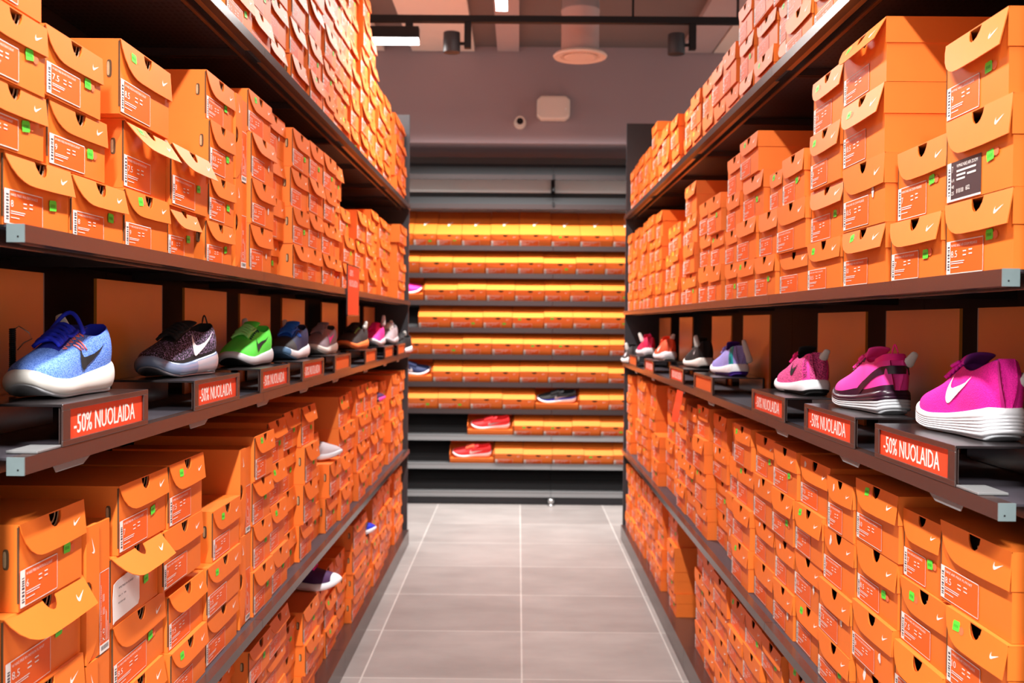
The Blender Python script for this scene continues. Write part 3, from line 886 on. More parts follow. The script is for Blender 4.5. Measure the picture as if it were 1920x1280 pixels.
# ================================================================== RISERS AND SIGNS
def build_riser(side, y0, y1, kind, label):
    s = SGN[side]
    z = LEV[side]['shoe']
    H = 0.062
    yc = (y0 + y1) / 2
    root = empty('display_riser', (s * FRONT, yc, z))
    tag(root, label, 'display riser', 'risers on the trainer shelves')
    a, b = -(y1 - y0) / 2, (y1 - y0) / 2
    mb = MB()
    # bent sheet: top plate, front frame with a recessed window, rear leg, foot flanges
    sbox(mb, s, 0.0, 0.172, a, b, H - 0.004, H, 'gloss_black')
    fr = 0.026
    sbox(mb, s, -0.001, 0.002, a, b, H - 0.009, H, 'steel')
    sbox(mb, s, -0.001, 0.002, a, b, 0.0005, 0.009, 'steel')
    sbox(mb, s, -0.001, 0.002, a, a + fr, 0.009, H - 0.009, 'steel')
    sbox(mb, s, -0.001, 0.002, b - fr * 0.8, b, 0.009, H - 0.009, 'steel')
    sbox(mb, s, 0.0055, 0.007, a + 0.004, b - 0.004, 0.004, H - 0.005, 'steel')
    sbox(mb, s, 0.168, 0.172, a, b, 0.0005, H - 0.004, 'gloss_black')
    mb.build('stand', root, bevel=0.0008)
    if y0 < 1.6:
        mb = MB()
        sbox(mb, s, 0.001, 0.045, a - 0.075, a - 0.001, 0.0005, 0.004, 'rail_grey')
        mb.build('foot', root, bevel=0.0008)
    # clip reaching down under the shelf's lip
    mb = MB()
    mb.prism([(a - 0.020, -0.0245), (a + 0.105, -0.0245), (a + 0.080, -0.034), (a - 0.012, -0.034)], (s * 0.003, 0, 0), (0, 1, 0), (0, 0, 1), (-s, 0, 0), 0.0015, 'rail_grey')
    mb.build('clip', root)
    # backing board rising behind the shoe
    mb = MB()
    zt = LEV[side]['mid'] - z - 0.045
    sbox(mb, s, 0.176, 0.182, a - 0.055, b - 0.02, 0.0005, zt, 'board')
    sbox(mb, s, 0.1755, 0.1825, b - 0.0208, b - 0.018, 0.0005, zt, 'rail_grey')
    mb.build('backing_board', root)
    if kind:
        mb = MB()
        sbox(mb, s, 0.0032, 0.0048, a + 0.018, b - 0.014, 0.006, H - 0.007, 'sign' if kind == 'text' else 'sign_plain')
        sg = mb.build('sale_sign', root)
        if kind == 'text':
            tag(sg, 'red orange sign reading -50% NUOLAIDA in white')
            mb = MB()
            L = (b - fr) - (a + fr)
            dirv = Vector((0, 1, 0)) if side == 'L' else Vector((0, -1, 0))
            start = (a + fr + L * 0.07) if side == 'L' else (b - fr * 0.8 - L * 0.05)
            put_text(mb, '-50% NUOLAIDA', (s * 0.0030, start, 0.0150), dirv, (0, 0, 1), 0.029, 'sign_text', width=L * 0.83, bold=0.0008)
            mb.build('lettering', sg)
        else:
            tag(sg, 'plain orange insert')
RISERS_L = [(1.490, 1.835, 'text'), (2.100, 2.440, 'text'), (2.640, 2.976, 'text'), (3.155, 3.500, 'text'), (3.710, 4.060, 'plain'), (4.450, 4.800, 'plain'), (5.100, 5.450, 'plain'), (5.650, 6.020, 'plain')]
RISERS_R = [(1.555, 1.905, 'text'), (2.020, 2.375, 'text'), (2.550, 2.910, 'text'), (3.500, 3.870, 'plain'), (4.120, 4.490, 'text'), (5.030, 5.390, 'text'), (5.750, 6.150, 'plain')]
ON_L = ['blue trainer', 'black knitted trainer', 'green trainer', 'dark blue trainer', 'grey trainer', 'black trainer with orange sole', 'pink trainer', 'pale grey trainer']
ON_R = ['big magenta trainer', 'pink trainer with black band', 'magenta woven trainer', 'lavender trainer', 'black trainer', 'coral trainer', 'crimson trainer']
for (a, b, k), on in zip(RISERS_L, ON_L):
    build_riser('L', a, b, k, 'dark metal riser with backing board under the %s, left shelf' % on)
for (a, b, k), on in zip(RISERS_R, ON_R):
    build_riser('R', a, b, k, 'dark metal riser with backing board under the %s, right shelf' % on)

# red sale sign hung on the left shelf edge, and the torn one hung under the right shelf
mb = MB()
mb.box(-0.652, -0.650, 3.955, 4.225, 1.375, 1.565, 'sign')
mb.box(-0.6545, -0.6495, 3.950, 3.955, 1.372, 1.568, 'steel'); mb.box(-0.6545, -0.6495, 4.225, 4.230, 1.372, 1.568, 'steel')
mb.box(-0.6545, -0.6495, 3.950, 4.230, 1.565, 1.570, 'steel'); mb.box(-0.6545, -0.6495, 3.950, 4.230, 1.370, 1.375, 'steel')
hs = mb.build('hanging_sign')
tag(hs, 'red framed sale sign hooked on the left shelf edge above the trainers', 'sign')
mb = MB()
put_text(mb, '-50%', (-0.6495, 3.985, 1.525), (0, 1, 0), (0, 0, 1), 0.024, 'sign_text', width=0.095)
put_text(mb, 'NUOLAIDA', (-0.6495, 3.985, 1.485), (0, 1, 0), (0, 0, 1), 0.026, 'sign_text', width=0.205)
mb.build('lettering', hs)
mb = MB()
n = 9
v = []; f = []
for i in range(n):
    t = i / (n - 1)
    xx = 0.6545 - 0.006 * math.sin(t * 3.0) - 0.030 * max(0, t - 0.35)
    for j in range(4):
        u = j / 3
        v.append((xx - 0.004 * u * t, 4.12 + 0.15 * u + 0.004 * math.sin(5 * t), 1.082 - 0.120 * t - 0.012 * u * t))
for i in range(n - 1):
    for j in range(3):
        f.append((i * 4 + j, i * 4 + j + 1, i * 4 + j + 5, i * 4 + j + 4))
mb.add(v, f, 'sign')
ts = mb.build('hanging_sign')
md = ts.modifiers.new('thick', 'SOLIDIFY'); md.thickness = 0.0012
tag(ts, 'curled red paper sign dangling from the right trainer shelf over the boxes', 'sign')

# ================================================================== TRAINERS
def interp(tab, s):
    if s <= tab[0][0]: return tab[0][1]
    for (a, va), (b, vb) in zip(tab, tab[1:]):
        if s <= b:
            t = (s - a) / (b - a)
            return va + (vb - va) * t
    return tab[-1][1]
HW = [(0, .0075), (.004, .0135), (.010, .0195), (.02, .0245), (.035, .0285), (.07, .033), (.15, .0355), (.3, .035), (.42, .037), (.55, .043), (.68, .048), (.78, .0475), (.86, .042), (.92, .035), (.95, .029), (.97, .0235), (.985, .0175), (.995, .0105), (1, .0055)]
CEN = [(0, 0), (.3, .001), (.5, -.001), (.7, -.001), (.85, .003), (1, .008)]
ZT = [(0, .046), (.1, .041), (.3, .034), (.5, .028), (.7, .025), (.85, .028), (.94, .035), (1, .041)]
ZB = [(0, .007), (.06, 0), (.72, 0), (.85, .005), (.94, .013), (1, .022)]
RIM = [(0, .106), (.05, .103), (.12, .098), (.2, .092), (.28, .089), (.36, .094), (.42, .100), (.46, .0985), (.53, .090), (.6, .081), (.68, .071), (.76, .064), (.84, .058), (.90, .054), (.95, .049), (.98, .044), (1, .041)]
RW = [(0, .013), (.03, .021), (.1, .026), (.2, .028), (.32, .027), (.42, .024), (1, .02)]
S_ST = [0, .004, .010, .02, .035, .06, .10, .15, .20, .26, .32, .37, .405, .43, .47, .52, .57, .62, .67, .72, .77, .82, .86, .90, .93, .95, .97, .985, .995, 1.0]
S_OPEN = .41

class Shoe:
    """one trainer: heel at x 0, toe at x L, lying along +X with its outer side at sgn*Y; z 0 is the ground"""
    def __init__(self, L=0.262, tall=1.0, sole=1.0, wide=1.0, rim=1.0):
        self.L, self.tall, self.sole, self.wide, self.rim = L, tall, sole, wide, rim
    def hw(self, s): return interp(HW, s) * self.wide
    def zt(self, s): return interp(ZT, s) * self.sole
    def zb(self, s): return interp(ZB, s)
    def top(self, s):
        z = interp(RIM, s)
        return (z - interp(ZT, s)) * self.tall + self.zt(s)
    def wall(self, s, side, t):
        """point on the outer upper: t 0 at the sole line, 1 at the collar (or at the edge of the lacing)"""
        hw, c = self.hw(s) - 0.0025, interp(CEN, s)
        zf = self.zt(s) - 0.003
        zr = self.top(s)
        yo = hw * (1 - t) + interp(RW, s) * self.wide * t + 0.004 * math.sin(math.pi * t)
        zo = zf + (zr - zf) * t
        ph = math.radians(62) * t
        yc = hw * math.cos(ph) ** 0.85
        zc = zf + (zr - zf) * math.sin(ph) ** 0.9
        b = min(1, max(0, (s - (S_OPEN - 0.09)) / 0.17)); b = b * b * (3 - 2 * b)
        y, z = yo + (yc - yo) * b, zo + (zc - zo) * b
        x = s * self.L + 0.010 * t * t * max(0, 1 - s / 0.12) - 0.003 * math.sin(math.pi * t) * max(0, 1 - s / 0.06)
        return Vector((x, c + side * y, z))
    def arch(self, s, u):
        """closed top between the two walls, u -1..1 across"""
        hw, c = self.hw(s) - 0.0025, interp(CEN, s)
        zf, zr = self.zt(s) - 0.003, self.top(s)
        ph = math.radians(90 - 28 * abs(u))
        y = hw * math.cos(ph) ** 0.85 if abs(u) > 1e-6 else 0
        return Vector((s * self.L, c + math.copysign(y, u), zf + (zr - zf) * math.sin(ph) ** 0.9))

def make_shoe(name_loc, yaw, label, group, P, roll=0.0, pitch=0.0):
    """P: colours and options of one trainer"""
    sh = Shoe(P.get('L', 0.262), P.get('tall', 1.0), P.get('sole', 1.0), P.get('wide', 1.0))
    root = empty('running_shoe', name_loc)
    root.rotation_mode = 'XYZ'
    root.rotation_euler = (roll, pitch, yaw)
    tag(root, label, 'running shoe', group)
    NW = 7          # wall rings per side
    NT = 7          # points across the top
    up = MB()
    rows = []
    for i, s in enumerate(S_ST):
        row = [sh.wall(s, 1, k / (NW - 1)) for k in range(NW)]
        opened = s < S_OPEN
        for j in range(NT):
            u = 1 - 2 * (j + 1) / (NT + 1)
            if opened:
                a, b = sh.wall(s, 1, 1), sh.wall(s, -1, 1)
                p = a.lerp(b, (1 - u) / 2)
                if i > 0:
                    dep = [0.004, 0.030, 0.048, 0.050, 0.048, 0.030, 0.004][j]
                    dep *= (0, 0.02, 0.06, 0.30, 0.85)[i] if i < 5 else 1
                    p = Vector((p.x, p.y * (1.0 if j in (0, 6) else 1.0), max(p.z - dep, sh.zt(s) + 0.008)))
                    if j in (0, 6):
                        p.y = p.y + (0.0025 if j == 0 else -0.0025)
                row.append(p)
            else:
                row.append(sh.arch(s, u))
        row += [sh.wall(s, -1, k / (NW - 1)) for k in reversed(range(NW))]
        rows.append(row)
    W = 2 * NW + NT
    verts = [p for r in rows for p in r]
    faces, mats = [], []
    for i in range(len(rows) - 1):
        s = (S_ST[i] + S_ST[i + 1]) / 2
        for k in range(W - 1):
            faces.append((i * W + k, i * W + k + 1, (i + 1) * W + k + 1, (i + 1) * W + k))
            inner = NW - 1 < k < NW + NT - 1 or k in (NW - 1, NW + NT - 1)
            t = (k if k < NW else (W - 1 - k)) / (NW - 1)
            mt = P['upper']
            if inner and s < S_OPEN + 0.01:
                mt = P.get('lining', P['upper'])
            elif inner and s < 0.66:
                mt = P.get('tongue', P['upper'])
            elif s > P.get('toe_from', 2) :
                mt = P.get('toe', mt)
            elif s < P.get('heel_to', -1) and t < P.get('heel_t', 0.6):
                mt = P.get('heel', mt)
            elif t < P.get('band_t', -1):
                mt = P.get('band', mt)
            mats.append(mt)
    up.v = [tuple(p) for p in verts]; up.f = faces; up.m = mats
    up.add([verts[k] for k in range(W)], [tuple(range(W))], P['upper'])
    e = (len(rows) - 1) * W
    up.add([verts[e + k] for k in range(W)], [tuple(reversed(range(W)))], P.get('toe', P['upper']))
    # weld the caps by index instead of adding loose copies
    nv = len(verts)
    up.f[-2] = tuple(range(W)); up.f[-1] = tuple(reversed(range(e, e + W)))
    up.v = up.v[:nv]
    up.build('upper', root, smooth=True, subsurf=2)
    # midsole: rings round the outline
    out = [(s, 1) for s in S_ST] + [(s, -1) for s in reversed(S_ST)]
    def ring(off, zf):
        pts = []
        n = len(out)
        base = [Vector((s * sh.L, interp(CEN, s) + sd * sh.hw(s))) for s, sd in out]
        for i, (s, sd) in enumerate(out):
            tn = (base[(i + 1) % n] - base[i - 1])
            nrm = Vector((-tn.y, tn.x)).normalized()     # the loop runs clockwise: outwards
            p = base[i] + nrm * off
            pts.append((p.x, p.y, zf(s)))
        return pts
    g = P.get('grooves', 0)
    prof = [(-0.006, 0.10), (-0.001, 0.14), (0.003, 0.30)]
    if g:
        prof = [(-0.006, 0.10), (-0.001, 0.13)]
        for k in range(g):
            a = 0.18 + 0.55 * k / g
            prof += [(0.0034, a), (0.0034, a + 0.40 / g), (0.0023, a + 0.46 / g), (0.0023, a + 0.52 / g)]
        prof += [(0.0034, 0.74)]
    else:
        prof += [(0.0045, 0.50), (0.0042, 0.72)]
    prof += [(0.002, 0.90), (-0.002, 1.0), (-0.008, 1.0)]
    mb = MB()
    rings = [ring(o, (lambda q: (lambda s: sh.zb(s) + (sh.zt(s) - sh.zb(s)) * q))(q)) for o, q in prof]
    n = len(out)
    mb.v = [p for r in rings for p in r]
    for i in range(len(rings) - 1):
        for k in range(n):
            mb.f.append((i * n + k, i * n + (k + 1) % n, (i + 1) * n + (k + 1) % n, (i + 1) * n + k))
            s = out[k][0]
            q = prof[i][1]
            mt = P['midsole']
            if q < P.get('low_q', -1) and s < P.get('low_to', 2): mt = P.get('low', mt)
            if P.get('air') and s < P['air_to'] and 0.12 < q < 0.75: mt = P['air']
            if s > P.get('bumper_from', 2): mt = P.get('bumper', mt)
            mb.m.append(mt)
    mb.f.append(tuple(reversed(range(n)))); mb.m.append(P['midsole'])
    mb.f.append(tuple(range((len(rings) - 1) * n, len(rings) * n))); mb.m.append(P['midsole'])
    mb.build('midsole', root, smooth=True, subsurf=0 if g else 1)
    # outsole
    mb = MB()
    r0 = ring(-0.010, lambda s: sh.zb(s)); r1 = ring(-0.004, lambda s: sh.zb(s) + 0.0015); r2 = ring(-0.003, lambda s: sh.zb(s) + 0.005)
    mb.v = r0 + r1 + r2
    for i in range(2):
        for k in range(n):
            mb.f.append((i * n + k, i * n + (k + 1) % n, (i + 1) * n + (k + 1) % n, (i + 1) * n + k)); mb.m.append(P['outsole'])
    mb.f.append(tuple(reversed(range(n)))); mb.m.append(P['outsole'])
    mb.f.append(tuple(range(2 * n, 3 * n))); mb.m.append(P['outsole'])
    mb.build('outsole', root, smooth=True)
    # tongue flap standing out of the throat
    mb = MB()
    v = []; st = [.60, .53, .47, .42, .37, .33]
    hz = P.get('tongue_h', 0.016)
    for q, s in enumerate(st):
        a = max(0, (0.47 - s) / 0.14)
        for j in range(5):
            u = -1 + j / 2
            p = sh.arch(s, 0.0) if s >= S_OPEN else Vector((s * sh.L, interp(CEN, s), sh.arch(S_OPEN, 0).z + (S_OPEN - s) * 0.05))
            wy = 0.019 + 0.007 * a
            flat_p = Vector((p.x, p.y + u * wy, p.z + 0.0025 + hz * a - 0.006 * u * u * (1 - 0.3 * a)))
            if s >= S_OPEN:
                q2 = sh.arch(s, u * 0.92) + Vector((0, 0, 0.0012))
                k2 = min(1, max(0, (s - 0.42) / 0.05))
                flat_p = flat_p.lerp(q2, k2)
            v.append(tuple(flat_p))
    mb.v = v
    for q in range(len(st) - 1):
        for j in range(4):
            mb.f.append((q * 5 + j, q * 5 + j + 1, (q + 1) * 5 + j + 1, (q + 1) * 5 + j)); mb.m.append(P.get('tongue', P['upper']))
    to = mb.build('tongue', root, smooth=True)
    md = to.modifiers.new('thick', 'SOLIDIFY'); md.thickness = 0.005; md.offset = -1
    md = to.modifiers.new('smooth', 'SUBSURF'); md.levels = 1; md.render_levels = 1
    # laces
    mb = MB()
    lt = P['laces']
    sts = [.445, .487, .53, .573, .616]
    for q, s in enumerate(sts):
        for sg in (1, -1):
            s2 = s + 0.038
            pts = []
            for k in range(9):
                u = sg * (-1 + k / 4)
                ss = s + (s2 - s) * k / 8
                a = sh.arch(ss, u * 0.99)
                pts.append((a.x, a.y * 1.02, a.z + 0.0045 + 0.0045 * (1 - u * u) + (0.002 if sg > 0 else 0)))
            mb.tube(pts, 0.0038, lt, 6)
    a = sh.arch(.43, 0)
    for sg in (1, -1):
        big = P.get('loop', 0.03)
        pts = []
        for k in range(13):
            ang = math.pi * k / 12
            pts.append((a.x + 0.006 + big * 1.1 * math.sin(ang), a.y + sg * (0.003 + 0.020 * (1 - math.cos(ang)) * 0.5 + 0.006 * math.sin(ang)), a.z + 0.007 - 0.012 * math.sin(ang) - 0.004 * (1 - math.cos(ang))))
        mb.tube(pts, 0.0029, lt, 6)
        if P.get('ears', False):
            pts = [(a.x + 0.006 + 0.034 * t, a.y + sg * (0.004 + 0.020 * t), a.z + 0.008 + 0.004 * math.sin(3 * t) - 0.024 * t * t) for t in (0, .2, .4, .6, .8, 1.0)]
            mb.tube(pts, 0.0026, lt, 6)
    if P.get('arc'):     # one long lace loop arching over the throat
        pts = [(a.x - 0.012 * math.sin(math.pi * k / 12), a.y - 0.030 + 0.060 * k / 12, a.z - 0.006 + 0.034 * math.sin(math.pi * k / 12)) for k in range(13)]
        mb.tube(pts, 0.0034, lt, 8)
    mb.build('laces', root, smooth=True)
    # lace loops along the eyestay
    if P.get('eyes'):
        for sd in (1, -1):
            mb = MB()
            for q, s in enumerate(sts + [.405]):
                pa, pb, pc = sh.wall(s, sd, 0.99), sh.wall(s - 0.006, sd, 0.86), sh.wall(s + 0.022, sd, 0.96)
                o = Vector((0, sd * 0.0012, 0.0014))
                mb.tube([pa + o, pa.lerp(pb, .5) + o * 1.3, pb + o, pb.lerp(pc, .5) + o * 1.2, pc + o], 0.0011, P['eyes'], 5)
            if P.get('stripes'):
                for q in range(3):
                    pts = [sh.wall(.44 + 0.035 * q - 0.06 * t + 0.02, sd, 0.80 - 0.28 * t) + Vector((0, sd * 0.0012, 0.0006)) for t in (0, .25, .5, .75, 1)]
                    mb.tube(pts, 0.0012, P['eyes'], 5)
            mb.build('eyelet_cord', root, smooth=True)
    # printed tick on both sides: hook toward the toe, tail toward the heel
    if P.get('tick'):
        s0, s1, t0, t1 = P.get('tick_at', (.56, .20, .16, .74))
        for sd in (1, -1):
            bm = bmesh.new()
            bm.faces.new([bm.verts.new((p[0], p[1], 0)) for p in TICK])
            bmesh.ops.triangulate(bm, faces=bm.faces[:])
            bmesh.ops.subdivide_edges(bm, edges=bm.edges[:], cuts=2, use_grid_fill=True)
            bmesh.ops.triangulate(bm, faces=bm.faces[:])
            bm.verts.ensure_lookup_table(); bm.verts.index_update()
            vs = []
            for v_ in bm.verts:
                s = s0 + (s1 - s0) * v_.co.x; t = t0 + (t1 - t0) * v_.co.y / 0.35
                p = sh.wall(s, sd, min(t, 1)); e1 = sh.wall(s + .01, sd, min(t, 1)) - p; e2 = sh.wall(s, sd, min(t, 1) + .02) - p
                nn = e1.cross(e2).normalized()
                if nn.y * sd < 0: nn = -nn
                vs.append(p + nn * 0.0016)
            mb = MB().add(vs, [tuple(v_.index for v_ in f_.verts) for f_ in bm.faces], P['tick'])
            bm.free()
            mb.build('logo', root, smooth=True)
    # patches of another colour laid on the upper: (s0, s1, t0, t1, material, shape)
    for (s0, s1, t0, t1, mt, shape, nm) in P.get('patches', []):
        mb = MB()
        wrap = s0 <= 0.002
        edge = []
        for sd in (1, -1):
            if not wrap: mb = MB()
            N_, K_ = 14, 8
            vs, fs = [], []
            for i in range(N_ + 1):
                for k in range(K_ + 1):
                    a_, b_ = i / N_, k / K_
                    s = s0 + (s1 - s0) * a_
                    if shape == 'oval':
                        hh = math.sqrt(max(0, 1 - (2 * a_ - 1) ** 2))
                        t = (t0 + t1) / 2 + (t1 - t0) * (b_ - 0.5) * hh
                    elif shape == 'band':
                        t = t0 + (t1 - t0) * b_ + (P.get('arc_h', 0.3)) * (-(a_ ** 2) )
                    elif shape == 'vee':
                        t = t1 - (t1 - t0) * b_ * max(0.05, 1 - a_)
                    else:
                        t = t0 + (t1 - t0) * b_
                    t = min(max(t, 0.0), 1.0)
                    p = sh.wall(s, sd, t)
                    e1 = sh.wall(s + .012, sd, t) - p; e2 = sh.wall(s, sd, t + .02) - p
                    nn = e1.cross(e2)
                    nn = nn.normalized() if nn.length > 1e-12 else Vector((0, sd, 0))
                    if nn.y * sd < 0: nn = -nn
                    vs.append(p + nn * 0.0013)
            for i in range(N_):
                for k in range(K_):
                    fs.append((i * (K_ + 1) + k, i * (K_ + 1) + k + 1, (i + 1) * (K_ + 1) + k + 1, (i + 1) * (K_ + 1) + k))
            mb.add(vs, fs, mt)
            if wrap: edge.append(vs[:K_ + 1])
            else: mb.build(nm, root, smooth=True)
        if wrap:             # carry it round the back of the heel
            vs = []
            for k in range(K_ + 1):
                for j in range(7):
                    p = edge[0][k].lerp(edge[1][k], j / 6)
                    vs.append(p + Vector((-0.0045 * math.sin(math.pi * j / 6), 0, 0)))
            mb.add(vs, [(k * 7 + j, k * 7 + j + 1, k * 7 + j + 8, k * 7 + j + 7) for k in range(K_) for j in range(6)], mt)
            mb.build(nm, root, smooth=True)
    if P.get('heel_text'):
        txt, mt, sA, tA, tB = P['heel_text']
        vs, fs, wd = text_shape(txt)
        mb = MB()
        for sd in (1, -1):
            pv = []
            for (x, y) in vs:
                t = tA + (tB - tA) * x / wd; s = sA + 0.045 * (y - 0.5)
                p = sh.wall(s, sd, t)
                pv.append(p + Vector((-0.0006, sd * 0.0021, 0)))
            mb.add(pv, fs, mt)
        mb.build('heel_print', root)
    # heel pull loop
    if P.get('pull'):
        mb = MB()
        h0 = sh.wall(0.0, 1, 1); z = h0.z
        pts = [(0.012 + 0.003 * math.sin(math.pi * k / 8), -0.007 + 0.014 * k / 8, z - 0.004 + 0.022 * math.sin(math.pi * k / 8)) for k in range(9)]
        mb.tube(pts, 0.0016, P['pull'], 6)
        mb.build('pull_loop', root, smooth=True)
    # hard plastic security tag
    if P.get('tag'):
        tx, ty, tz, ra, rb, ln = P['tag']
        mb = MB()
        prof = [(0.0, 0.0), (0.010, 0.003), (0.0125, 0.010), (0.011, ln * .5), (0.0085, ln * .9), (0.006, ln), (0.0, ln + 0.001)]
        vs, fs = [], []
        N_ = 12
        for (r_, z_) in prof:
            for k in range(N_):
                a_ = 2 * math.pi * k / N_
                vs.append(Vector((0.42 * r_ * math.cos(a_), r_ * math.sin(a_), z_)))
        for i in range(len(prof) - 1):
            for k in range(N_):
                fs.append((i * N_ + k, i * N_ + (k + 1) % N_, (i + 1) * N_ + (k + 1) % N_, (i + 1) * N_ + k))
        T = Matrix.Translation((tx, ty, tz)) @ Euler((ra, rb, 0)).to_matrix().to_4x4()
        mb.add([T @ p for p in vs], fs, 'tag')
        vs2 = []
        for (r_, z_) in ((0.0, -0.004), (0.006, -0.004), (0.008, 0.0), (0.008, 0.006), (0.0, 0.008)):
            for k in range(N_):
                a_ = 2 * math.pi * k / N_
                vs2.append(Vector((0.007 + z_, r_ * math.cos(a_), ln * .25 + r_ * math.sin(a_))))
        fs2 = [(i * N_ + k, i * N_ + (k + 1) % N_, (i + 1) * N_ + (k + 1) % N_, (i + 1) * N_ + k) for i in range(4) for k in range(N_)]
        mb.add([T @ p for p in vs2], fs2, 'tag')
        tag(mb.build('security_tag', root, smooth=True), 'white plastic security tag')
    return root

M['blue_knit'] = knit('blue_mesh', '3a68cc', '6f96ea', 420, 0.42)
M['royal'] = plain('royal_blue', lin('1226c8'), 0.7)
M['royal_dark'] = plain('deep_royal_blue', lin('0d1a8c'), 0.8)
M['coral_thread'] = plain('coral_thread', lin('ff7a72'), 0.6)
M['off_white'] = plain('off_white_foam', lin('e9e6e0'), 0.55)
M['foam_grey'] = plain('pale_grey_foam', lin('c9ccd2'), 0.5)
M['foam_white'] = plain('white_foam', lin('f0f0f6'), 0.5)
M['black_knit'] = knit('black_purple_knit', '0c0a10', '9a7fa8', 300, 0.62)
M['black_fabric'] = plain('black_fabric', lin('141214'), 0.8)
M['clear_air'] = plain('smoky_blue_air_unit', lin('7f8fae'), 0.15, spec=0.8)
M['pale_air'] = plain('pale_air_unit', lin('a9a4ae'), 0.15, spec=0.8)
M['lime'] = plain('neon_green_fabric', lin('5cf04c'), 0.75, var=0.06, scale=90)
M['pale_lime'] = plain('pale_green_laces', lin('9cf58a'), 0.7)
M['navy'] = plain('navy_fabric', lin('16244e'), 0.7)
M['mid_blue'] = plain('bright_blue_laces', lin('1f6fe0'), 0.6)
M['steel_blue'] = plain('steel_blue_rubber', lin('5f87ad'), 0.5)
M['taupe'] = plain('mauve_grey_fabric', lin('8f7f88'), 0.8, var=0.06, scale=120)
M['hot_pink'] = plain('hot_pink_fabric', lin('ff3fa8'), 0.7, var=0.04, scale=120)
M['pink_solid'] = plain('bright_pink', lin('ff1f93'), 0.65)
M['magenta'] = knit('magenta_mesh', 'd8088c', 'f0149e', 480, 0.4)
M['deep_magenta'] = plain('deep_magenta', lin('c00478'), 0.7)
M['violet'] = plain('deep_violet_lining', lin('6d1478'), 0.8)
M['bright_magenta'] = plain('bright_magenta_laces', lin('e800b0'), 0.6)
M['woven_pink'] = knit('woven_dark_pink', '7d1f4e', 'f0559c', 330, 0.40)
M['plum'] = plain('dark_plum_gloss', lin('33162a'), 0.3)
M['lavender'] = knit('lavender_mesh', '8d86dc', 'a8a2ec', 420, 0.4)
M['purple'] = plain('purple', lin('4a1f94'), 0.6)
M['teal'] = plain('teal_strip', lin('12a7ad'), 0.5)
M['coral'] = plain('coral_fabric', lin('f7623f'), 0.7, var=0.05, scale=120)
M['crimson'] = plain('crimson_fabric', lin('e01f58'), 0.7, var=0.05, scale=120)
M['dark_grey_fabric'] = plain('charcoal_fabric', lin('3a3738'), 0.8, var=0.08, scale=120)
M['orange_foam'] = plain('orange_foam', lin('ff8a4a'), 0.55)
M['red_fabric'] = plain('red_fabric', lin('e2282c'), 0.7, var=0.06, scale=120)
M['pale_grey_fabric'] = plain('pale_grey_fabric', lin('b6aab0'), 0.8, var=0.06, scale=120)
M['deep_purple'] = plain('deep_purple_fabric', lin('43144f'), 0.7)

def on_riser(side, y, X, yaw_off, label, P, lift=0.0625):
    s = SGN[side]
    z = LEV[side]['shoe'] + lift
    L = P.get('L', 0.262)
    base = -math.pi / 2 if side == 'L' else math.pi / 2       # left: toe toward the camera, right: toe away
    yaw = base + yaw_off
    cx, cy = s * X, y
    x0 = cx - math.cos(yaw) * L / 2; y0 = cy - math.sin(yaw) * L / 2
    return make_shoe((x0, y0, z), yaw, label, 'trainers on display', P)

on_riser('L', 1.665, .735, -0.10, 'blue trainer with white sole and coral eyelets, nearest on the left shelf',
    dict(L=.252, wide=.95, upper='blue_knit', lining='royal', tongue='royal_dark', laces='royal', tongue_h=0.004, midsole='off_white', outsole='foam_grey', sole=1.18, tick='black_fabric', eyes='coral_thread', stripes=True, arc=True, loop_up=True, loop=0.02, tag=(.045, -.030, .086, .5, -.2, .050), grooves=0, tick_at=(.50, .18, .10, .70), ears=False))
on_riser('L', 2.275, .748, -0.20, 'black knitted trainer with white tick and clear air sole, left shelf',
    dict(L=.270, upper='black_knit', lining='black_fabric', tongue='black_fabric', laces='black_fabric', midsole='clear_air', outsole='pale_air', low='pale_air', sole=1.2, tick='foam_white', band='black_fabric', band_t=.12, pull='black_fabric', tick_at=(.48, .12, .12, .86), tongue_h=0.012, air='pale_air', air_to=.42))
on_riser('L', 2.830, .742, -0.12, 'neon green trainer with dark eyelets, left shelf',
    dict(upper='lime', lining='lime', tongue='lime', laces='pale_lime', midsole='foam_grey', outsole='black_fabric', tick='black_fabric', eyes='navy', tag=(.045, -.030, .085, .35, -.45, .05), sole=1.05))
on_riser('L', 3.345, .738, -0.08, 'dark blue trainer with bright blue laces, left shelf',
    dict(upper='navy', lining='navy', tongue='mid_blue', laces='mid_blue', midsole='foam_white', outsole='steel_blue', toe='dark_grey_fabric', toe_from=.72, bumper='steel_blue', bumper_from=.90, eyes='mid_blue', stripes=True, sole=1.1, tag=(.05, -.03, .09, .4, -.3, .04)))
on_riser('L', 3.900, .745, -0.12, 'mauve grey trainer with pink tick and white sole, left shelf',
    dict(upper='taupe', lining='dark_grey_fabric', tongue='taupe', laces='taupe', midsole='off_white', outsole='off_white', tick='hot_pink', tick_at=(.50, .22, .12, .80)))
on_riser('L', 4.640, .742, -0.22, 'charcoal trainer with orange sole and yellow trim, left shelf',
    dict(upper='dark_grey_fabric', lining='black_fabric', tongue='black_fabric', laces='black_fabric', midsole='orange_foam', outsole='orange_foam', eyes='pale_lime', tag=(.06, .03, .088, -.2, -.1, .035)))
on_riser('L', 5.290, .735, -0.08, 'hot pink trainer with white sole, left shelf',
    dict(upper='hot_pink', lining='hot_pink', tongue='pink_solid', laces='pink_solid', midsole='foam_white', outsole='foam_white', tag=(.03, .025, .10, -.1, .15, .055)))
on_riser('L', 5.760, .722, -0.10, 'pale grey trainer behind the hot pink one, left shelf',
    dict(L=.25, upper='pale_grey_fabric', lining='pale_grey_fabric', laces='off_white', midsole='foam_grey', outsole='foam_grey', tag=(.05, .0, .10, 0, .1, .03)), lift=0.0625)
